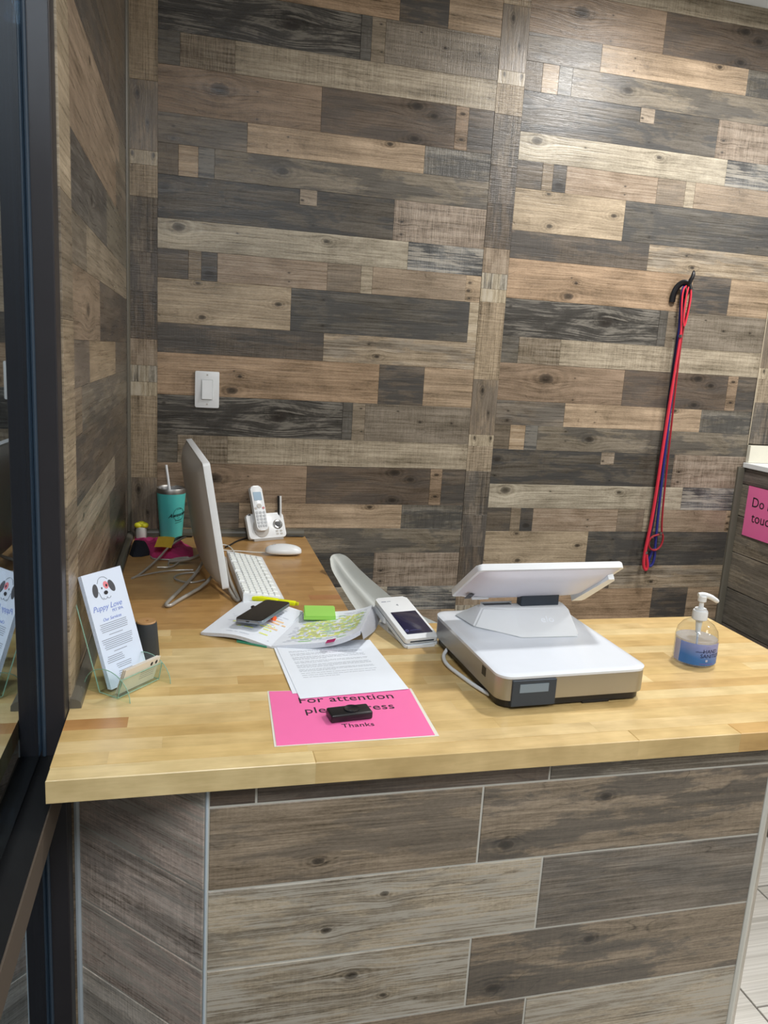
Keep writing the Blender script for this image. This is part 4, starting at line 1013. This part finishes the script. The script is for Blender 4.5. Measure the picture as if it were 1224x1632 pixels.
# yellow highlighter
yh = thing('yellow_highlighter_pen', 'yellow highlighter lying across the top of the notebook', 'pen', (.262, -.752, 1.0885 + .009), math.atan2(-.06, .115))
YM = mat('neon_yellow_plastic', S(232, 238, 20), .35)
B().box(0, .075, -.0085, .0085, -.006, .006, .003, M=Matrix.Identity(4)).obj('barrel', YM, yh, smooth=True)
B().box(.075, .122, -.0075, .0075, -.0055, .0055, .003).obj('cap', YM, yh, smooth=True); B().box(.122, .130, -.0045, .0045, -.004, .004, .0015).obj('tip', mat('dark_yellow_plastic', S(206, 208, 20), .4), yh)
# sticky pads
gp = thing('sticky_note_pad', 'lime green sticky note pad on the top edge of the notebook', 'note pad', (.418, -.892, 1.0965), math.radians(-8))
GM = mat('lime_paper', S(156, 214, 98), .6)
B().box(-.038, .038, -.040, .040, 0, .0075).obj('note_block', GM, gp)
B().box(-.036, .037, -.038, .041, .0078, .0090, M=Matrix.Rotation(.03, 4, 'Z')).obj('top_note', GM, gp)

# letters
def sheet_thing(name, label, cat, corners, z, m, th=.0006):
    c = sum((Vector(p + (0,)) for p in corners), Vector()) / 4
    t = thing(name, label, cat, (c.x, c.y, z))
    b = B(); b.prism([(p[0] - c.x, p[1] - c.y) for p in corners], 0, th); b.obj('sheet', m, t)
    return t, c
t, c = sheet_thing('pink_sign', 'laminated pink For attention sign lying flat on the counter', 'sign', [(.253, -1.494), (.528, -1.491), (.534, -1.300), (.260, -1.284)], CT + .0006, M_pink, .0008)
ax = Vector((.275, .003, 0)).normalized(); ay = Vector((-ax.y, ax.x, 0))
TP = lambda x, y: frame((x - c.x, y - c.y, .0010), ax, ay, (0, 0, 1))
text('lettering', 'For attention', .0335, TP(.402, -1.331), M_ink, t, space=1.03); text('lettering', 'please press', .0335, TP(.400, -1.374), M_ink, t, space=1.03); text('lettering', 'Thanks', .0195, TP(.402, -1.440), M_ink, t, space=1.05)
b = B(); b.prism([(.253 - .004 - c.x, -1.494 - .003 - c.y), (.535 - c.x, -1.495 - c.y), (.539 - c.x, -1.298 - c.y), (.257 - c.x, -1.281 - c.y)], -.0002, .0000); b.obj('laminate_border', mat('laminate_film', S(228, 226, 214), .2), t)
t2, c2 = sheet_thing('paper_sheet', 'blank white sheet lying under the typed letter', 'paper', [(.303, -1.300), (.512, -1.282), (.500, -1.03), (.290, -1.045)], CT + .0018, M_paper, .0004)
t3, c3 = sheet_thing('typed_letter', 'typed white letter lying half under the notebook', 'letter', [(.314, -1.326), (.532, -1.305), (.513, -1.035), (.296, -1.050)], CT + .0026, M_paper, .0004)
b = B(); rnd = random.Random(11); e1_ = (Vector((.532, -1.305, 0)) - Vector((.314, -1.326, 0))).normalized(); e2_ = Vector((-e1_.y, e1_.x, 0))
LM = frame((.314 - c3.x, -1.326 - c3.y, .0004), e1_, e2_, (0, 0, 1))
yy = .232
for blk in (2, 3, 4, 3, 4, 3, 1, 1, 1):
    for q in range(blk):
        x = .028; end = .185 if q < blk - 1 or blk == 1 and yy > .1 else .10
        if yy < .075: end = .05
        while x < end:
            l = rnd.uniform(.003, .013); b.box(x, min(x + l, end + .004), yy, yy + .0011, 0, .0001, M=LM); x += l + .0014
        yy -= .0048
    yy -= .0048
b.obj('typed_lines', M_inkg, t3, kind='stuff')
# black call button
cb = thing('call_button', 'black rectangular doorbell button on the pink sign', 'button', (.392, -1.408, CT + .0018), math.radians(7))
B().box(-.039, .039, -.018, .018, 0, .015, .0035, 3).obj('case', M_black, cb, smooth=True)
B().lathe([(0, .0152), (.0145, .0152), (.014, .0172), (.012, .0170), (.010, .0160), (.0, .0158)], 28).xf(Matrix.Translation((.004, 0, 0))).obj('press_button', mat('gloss_black', S(30, 30, 34), .15), cb, smooth=True)

# ------------------------------------------------------------------ card terminal
tm = thing('card_terminal', 'white handheld card terminal with dark screen resting on its cradle', 'card reader', (.600, -1.005, CT))
ta = Vector((.546, -.908, 1.140)); tb_ = Vector((.583, -1.090, 1.102))    # far and near left top corners
tu = Vector((.078, .014, 0)).normalized(); tv = (ta - tb_); TL = tv.length; tv = (tv - tu * tv.dot(tu)).normalized(); tn = tu.cross(tv)
FT = Matrix.Translation((-.600, 1.005, -CT)) @ frame(tb_, tu, tv, tn); TWd = .084
def tbox(x0, x1, y0, y1, z0, z1, m, name, bev=.003, smooth=True, par=None, rad=.008):
    return B().prism(rrect(x1 - x0, y1 - y0, min(rad, (x1 - x0) / 2.2, (y1 - y0) / 2.2), 5, (x0 + x1) / 2, (y0 + y1) / 2), z0, z1, FT, bev).obj(name, m, par or tm, smooth=smooth)
tbox(0, TWd, 0, TL, -.012, 0, M_white, 'front_shell'); tbox(.001, TWd - .001, .002, TL - .002, -.0145, -.0122, M_dark, 'seam', .0003)
tbox(-.001, TWd + .001, -.002, TL * .60, -.0215, -.015, M_white, 'rear_shell'); tbox(.0, TWd, TL * .62, TL, -.030, -.015, M_white, 'printer_bulge')
tbox(.012, TWd - .006, .020, .118, .0, .0007, mat('terminal_screen', S(34, 34, 62), .12), 'screen', .0002, rad=.002)
B().tube([FT @ Vector((.018 + .0035 * math.cos(a), .034 + .0035 * math.sin(a), .001)) for a in [PI * j / 6 for j in range(12)]], .0005, n=4, closed=True).obj('screen_icon', mat('violet_light', S(110, 110, 180), .4), tm)
B().box(.026, .054, .0335, .0348, .0007, .0010, M=FT).obj('screen_text', mat('violet_dim', S(80, 80, 130), .4), tm)
B().box(.010, .022, .168, .171, .0, .0003, M=FT).obj('logo_mark', M_inkg, tm); B().box(.024, .034, .1685, .1702, .0, .0003, M=FT).obj('logo_mark', M_inkg, tm)
b = B()
for r in (.002, .004, .006): b.tube([FT @ Vector((.040 + r * math.cos(a), .150 + r * math.sin(a), .0004)) for a in [-.7 + 1.4 * j / 5 for j in range(6)]], .0004, n=4)
b.obj('contactless_mark', M_inkg, tm)
B().box(.012, TWd - .012, -.0006, .0006, -.0095, -.006, M=FT).obj('card_slot', M_dark, tm)
b = B(); c0_ = [(-.036, -.085), (.044, -.078), (.030, .09), (-.042, .08)]
b.prism([(-.012, -.087), (.054, -.078), (.022, .082), (-.042, .076)], .0005, .006); b.obj('cradle', M_white, tm)
b = B(); b.prism([(-.034, .018), (.020, .03), (.014, .074), (-.036, .07)], .006, .034); b.obj('cradle_post', M_white, tm)

# ------------------------------------------------------------------ point-of-sale terminal
ps = thing('point_of_sale_terminal', 'white point-of-sale terminal with tilted screen and steel-sided base', 'cash register', (.829, -1.222, CT), math.radians(2.5))
W, D = .322, .372
B().prism(rrect(W - .012, D - .012, .026, 8), .004, .019, None, .002).obj('foot', M_black, ps)
B().box(.02, .08, -D / 2 + .005, -D / 2 + .05, .0005, .006, .001).obj('rubber_foot', M_black, ps); B().box(-.12, -.06, D / 2 - .06, D / 2 - .02, .0005, .006, .001).obj('rubber_foot', M_black, ps)
B().prism(rrect(W, D, .030, 10), .019, .062).obj('steel_band', M_steel, ps, smooth=True)
# white cover with its hump at the back
def cover(s, t):
    x = (s - .5) * W; y = (t - .5) * D
    return x, y
def hump(x, y):
    fx = max(0, 1 - max(0, abs(x - .030) - .085) / .042); fx = fx * fx * (3 - 2 * fx)
    fy = (y + .03) / .115; fy = min(1, max(0, fy)); fy = fy ** 1.15
    return .006 * fx * fy + .003 * max(0, (y / D + .5))
b = B(); nx, ny = 46, 46; tv_ = []
base = rrect(W + .002, D + .002, .031, 10)
# superellipse-clipped grid: map square grid onto rounded rectangle
def rr_map(s, t):
    x = (s * 2 - 1); y = (t * 2 - 1); w2, d2, r = (W + .002) / 2, (D + .002) / 2, .031
    X, Y = x * w2, y * d2
    ex_, ey_ = abs(X) - (w2 - r), abs(Y) - (d2 - r)
    if ex_ > 0 and ey_ > 0:
        m_ = max(ex_, ey_); l = math.hypot(ex_, ey_); k_ = m_ / l
        X = math.copysign((w2 - r) + ex_ * k_, X); Y = math.copysign((d2 - r) + ey_ * k_, Y)
    return X, Y
V = [[None] * (ny + 1) for _ in range(nx + 1)]
for i in range(nx + 1):
    for j in range(ny + 1):
        # denser spacing at the rim
        X, Y = rr_map(i / nx, j / ny)
        edge = min(i, nx - i, j, ny - j)
        z = .0695 + hump(X, Y) - (.0022 if edge == 0 else 0)
        V[i][j] = b.bm.verts.new((X, Y, z))
for i in range(nx):
    for j in range(ny): b.bm.faces.new((V[i][j], V[i + 1][j], V[i + 1][j + 1], V[i][j + 1]))
per = [V[i][0] for i in range(nx)] + [V[nx][j] for j in range(ny)] + [V[i][ny] for i in range(nx, 0, -1)] + [V[0][j] for j in range(ny, 0, -1)]
lowr = [b.bm.verts.new((v.co.x * .998, v.co.y * .998, .0625)) for v in per]
for i in range(len(per)): b.bm.faces.new((per[i], per[(i + 1) % len(per)], lowr[(i + 1) % len(per)], lowr[i]))
b.bm.faces.new(lowr[::-1])
b.obj('top_cover', mat('gloss_white_plastic', S(222, 228, 236), .16, coat=.4), ps, smooth=40)
# neck housing
b = B()
lowp = [(-.033, -.010, .0715), (.101, -.018, .0715), (.160, .150, .0715), (-.128, .155, .0715), (-.112, .068, .0715)]
topp = [(-.017, .064, .113), (.112, .058, .113), (.118, .106, .113), (-.090, .106, .113), (-.088, .082, .113)]
lv = [b.bm.verts.new(p) for p in lowp]; tv2 = [b.bm.verts.new(p) for p in topp]
b.bm.faces.new(tv2); b.bm.faces.new(lv[::-1])
for i in range(5): b.bm.faces.new((lv[i], lv[(i + 1) % 5], tv2[(i + 1) % 5], tv2[i]))
bmesh.ops.bevel(b.bm, geom=b.bm.edges[:], offset=.004, segments=3, affect='EDGES')
nk = b.obj('neck_housing', M_white, ps, smooth=True)
fd = Vector((.012, .074, .0415)).normalized(); fu_ = Vector((1, -.055, 0)).normalized(); FN = frame((.046, .031, .0952), fu_, fd, fu_.cross(fd))
text('logo', 'elo', .026, FN @ Matrix.Translation((0, 0.002, .0012)), mat('raised_white', S(240, 244, 250), .3), nk)
B().box(.004, .098, .080, .104, .111, .150, .002).obj('hinge_arm', M_dark, ps)
B().box(-.078, -.012, .094, .1062, .106, .1140, .001).obj('cable_recess', M_dark, ps)
B().box(-.082, -.006, .1062, .110, .106, .1165, .001).obj('recess_lip', M_white, ps)
# customer display at the front left
B().box(-.137, -.045, -D / 2 - .004, -D / 2 + .01, .008, .0605, .0015).obj('display_bezel', M_dark, ps)
B().box(-.122, -.062, -D / 2 - .0046, -D / 2 - .004, .036, .053).obj('customer_display', mat('grey_display', S(126, 142, 156), .25), ps)
B().box(-W / 2 - .0006, -W / 2 + .002, -.118, -.100, .040, .058).obj('side_port', M_black, ps)
# tablet
tx = Vector((.85, -1.243, 1.306)) - Vector((.829, -1.222, CT)); bx = Vector((.846, -1.100, 1.205)) - Vector((.829, -1.222, CT))
tx = Matrix.Rotation(-math.radians(2.5), 3, 'Z') @ tx; bx = Matrix.Rotation(-math.radians(2.5), 3, 'Z') @ bx
dv = (tx - bx); TH = dv.length; dv.normalize(); du = Vector((1, 0, 0)); dn = du.cross(dv)       # dn points to the customer side (down/front)
if dn.y > 0: dn = -dn
FS = frame(bx, du, dv, -dn)       # local z: towards the cashier
TWi = .340
b = B(); b.prism(rrect(TWi, TH, .010, 5, 0, TH / 2), .002, .016, FS, .003); b.obj('tablet_frame', M_white, ps, smooth=True)
B().prism(rrect(TWi - .016, TH - .016, .004, 3, 0, TH / 2), .016, .0166, FS).obj('touch_screen', M_screen, ps)
def tback(s, t):
    x = (s - .5) * (TWi - .010); y = .005 + (TH - .010) * t
    d = (max(0.0, 1 - abs(2 * s - 1) ** 6)) ** .7 * (max(0.0, 1 - abs(2 * t - 1) ** 5)) ** .7
    return Vector((x, y, .003 - .018 * d))
b = B(); b.grid(tback, 24, 16); b.xf(FS); b.obj('tablet_back', mat('satin_white_plastic', S(216, 214, 222), .4), ps, smooth=50)
rd_ = B(); rd_.prism([(0, 0), (.026, 0), (.030, .01), (.030, .145), (.024, .155), (.010, .155)], -.017, .004, FS @ Matrix.Translation((TWi / 2 - .042, -.002, 0)), .003); rd_.obj('card_swipe', M_white, ps, smooth=True)
B().box(-TWi / 2 + .018, -TWi / 2 + .032, .030, .058, -.013, -.0115, .0005, M=FS).obj('label_window', mat('dark_sticker', S(60, 60, 66), .4), ps)
B().box(-TWi / 2 + .032, -TWi / 2 + .072, .036, .040, -.018, -.012, .001, M=FS).obj('rib', M_white, ps)
B().tube([FS @ Vector((.075, .020, -.0175)), FS @ Vector((.075, .020, -.0155))], .003, n=12).obj('screw_hole', M_black, ps)
B().tube([(-.156, .10, .012), (-.176, .075, .006), (-.184, .03, .005), (-.174, -.03, .005), (-.165, -.08, .005), (-.150, -.135, .006), (-.130, -.165, .006)], .0042, n=10, smooth=2).obj('side_cable', M_white, ps, smooth=True)

# ------------------------------------------------------------------ hand sanitizer
hsn = thing('hand_sanitizer', 'clear pump bottle of hand sanitizer with a blue label', 'bottle', (1.232, -1.222, CT), 0)
k = NT('clear_bottle'); t1 = k.n('ShaderNodeBsdfTransparent'); t1.inputs[0].default_value = (.93, .94, .95, 1); t2_ = k.n('ShaderNodeBsdfGlossy'); t2_.inputs['Roughness'].default_value = .06
f_ = k.n('ShaderNodeLayerWeight'); f_.inputs[0].default_value = .5; f_ = k.math('ADD', .04, k.math('MULTIPLY', k.math('POWER', f_.outputs['Facing'], 4.0), .6)); mm = k.n('ShaderNodeMixShader'); k.put(mm.inputs[0], f_); k.put(mm.inputs[1], t1.outputs[0]); k.put(mm.inputs[2], t2_.outputs[0]); k.put(k.out.inputs[0], mm.outputs[0])
M_clear = k.m
k = NT('sanitizer_gel'); t1 = k.n('ShaderNodeBsdfTransparent'); t1.inputs[0].default_value = (.80, .83, .90, 1); t2_ = k.n('ShaderNodeBsdfDiffuse'); t2_.inputs[0].default_value = (.75, .78, .86, 1)
mm = k.n('ShaderNodeMixShader'); mm.inputs[0].default_value = .22; k.put(mm.inputs[1], t1.outputs[0]); k.put(mm.inputs[2], t2_.outputs[0]); k.put(k.out.inputs[0], mm.outputs[0])
M_gel = k.m
B().lathe([(0, .0005), (.041, .0005), (.045, .004), (.0465, .012), (.0465, .062), (.043, .078), (.034, .091), (.022, .099), (.014, .102), (.014, .108)], 44).obj('clear_body', M_clear, hsn, smooth=True)
B().lathe([(0, .003), (.040, .003), (.0445, .010), (.0450, .059), (.0448, .060), (0, .060)], 40).obj('gel', M_gel, hsn, smooth=True)
def arc(a0, a1, z0, z1, r, m, name, par, th=.0003, n=20):
    bb = B(); bb.grid(lambda s, t: Vector((r * math.cos(a0 + (a1 - a0) * s), r * math.sin(a0 + (a1 - a0) * s), z0 + (z1 - z0) * t)), n, 1, th); return bb.obj(name, m, par, smooth=60)
kk = NT('blue_label'); zc = kk.sep(kk.n('ShaderNodeTexCoord').outputs['Object'])
fz = kk.math('ADD', kk.remap(zc[2], .008, .056), kk.math('MULTIPLY', zc[0], 9.0), clamp=True); kk.put(kk.b.inputs['Base Color'], kk.mix(fz, S(84, 150, 220), S(190, 196, 240))); kk.b.inputs['Roughness'].default_value = .3
lab = arc(math.radians(-169), math.radians(-35), .008, .057, .0472, kk.m, 'label_band', hsn)
arc(math.radians(-192), math.radians(-170), .008, .057, .0471, mat('pale_label', S(206, 206, 226), .4), 'label_edge', hsn)
def wrapt(body, size, z, a0, bold=0.0):
    me = text_mesh(body, size, Matrix.Identity(4), ext=.00005, bold=bold)
    for v in me.vertices:
        a = a0 + v.co.x / .0474; v.co = Vector((.0478 * math.cos(a), .0478 * math.sin(a), z + v.co.y))
    me.materials.clear(); me.materials.append(mat('label_ink', S(40, 48, 96), .5)); link('lettering', me, lab)
wrapt('HAND', .0125, .041, math.radians(-84)); wrapt('SANITIZER', .0125, .030, math.radians(-76)); wrapt('advanced', .0052, .0395, math.radians(-113)); wrapt('- ~ -', .006, .051, math.radians(-92))
arc(math.radians(-96), math.radians(-90), .017, .022, .0476, mat('label_white', S(240, 240, 250), .4), 'label_mark', hsn, n=3)
arc(math.radians(-112), math.radians(-70), .0115, .0125, .0476, mat('label_pink', S(190, 130, 200), .4), 'label_line', hsn)
B().lathe([(0, .101), (.0150, .101), (.0168, .103), (.0168, .119), (.0155, .1225), (.0125, .1235), (.0125, .127), (0, .127)], 32).obj('collar', M_white, hsn, smooth=True)
B().lathe([(0, .127), (.0058, .127), (.0050, .142), (.0095, .144), (.0095, .156), (0, .158)], 24).obj('pump_stem', M_white, hsn, smooth=True)
B().tube([(-.010, .002, .158), (.002, -.001, .159), (.018, -.004, .155), (.030, -.007, .148), (.036, -.008, .144)], [.0055, .0062, .0058, .0052, .0045, .0035], n=12, smooth=1).obj('nozzle', M_white, hsn, smooth=True)
B().tube([(0, 0, .101), (.0005, 0, .085), (.001, 0, .070)], [.0080, .0065, .0055], n=16).obj('pump_chamber', M_whitem, hsn, smooth=True)
B().tube([(.001, 0, .070), (.004, 0, .010)], .0024, n=8).obj('dip_tube', M_whitem, hsn)

# ------------------------------------------------------------------ white bar stool behind the counter
st = thing('bar_stool', 'white moulded bar stool whose backrest rises behind the counter', 'stool', (.80, -.50, 0))
T0 = [Vector(p) for p in ((.546, -.458, 1.135), (.566, -.481, 1.130), (.588, -.578, 1.115), (.611, -.681, 1.105), (.640, -.775, 1.092), (.690, -.838, 1.072), (.728, -.880, 1.062))]
Bt = [Vector(p) for p in ((.514, -.474, 1.122), (.515, -.505, 1.100), (.522, -.575, 1.085), (.531, -.655, 1.070), (.543, -.722, 1.053), (.560, -.785, 1.034), (.590, -.855, 1.010))]
def bz(P, s):
    q = s * (len(P) - 1); i = min(int(q), len(P) - 2); f = q - i
    a = P[max(i - 1, 0)]; b_ = P[i]; c_ = P[i + 1]; d_ = P[min(i + 2, len(P) - 1)]
    return .5 * ((2 * b_) + (c_ - a) * f + (2 * a - 5 * b_ + 4 * c_ - d_) * f * f + (3 * b_ - a - 3 * c_ + d_) * f ** 3)
def bk(s, t):
    p = bz(Bt, s) * (1 - t) + bz(T0, s) * t
    p = p + Vector((-.004 * math.sin(PI * t) * (1 - min(1, s * 5)), .018 * math.sin(PI * t) * (1 - min(1, s * 5)), (-.016 * math.sin(PI * t) + .013 * math.exp(-((t - .45) / .13) ** 2)) * min(1, s * 4)))
    return p - Vector((.80, -.50, 0))
b = B(); b.grid(bk, 30, 14, .006); b.obj('backrest', M_whitem, st, smooth=60)
B().lathe([(0, .79), (.16, .79), (.19, .80), (.195, .815), (.185, .825), (0, .812)], 36).obj('seat', M_whitem, st, smooth=True)
B().tube([(-.12, -.17, .815), (-.15, -.24, .90), (-.165, -.33, 1.0)], .012, n=12, smooth=1).obj('back_support', M_chrome, st, smooth=True)
B().lathe([(0, .02), (.028, .02), (.028, .40), (.020, .405), (.020, .79), (0, .79)], 24).obj('post', M_chrome, st, smooth=True)
B().lathe([(0, .0005), (.20, .0005), (.20, .006), (.03, .03), (0, .03)], 36).obj('base_plate', M_chrome, st, smooth=True)
B().lathe([(.13, .30), (.14, .31), (.13, .32), (.12, .31), (.13, .30)], 36).obj('footrest', M_chrome, st, smooth=True)
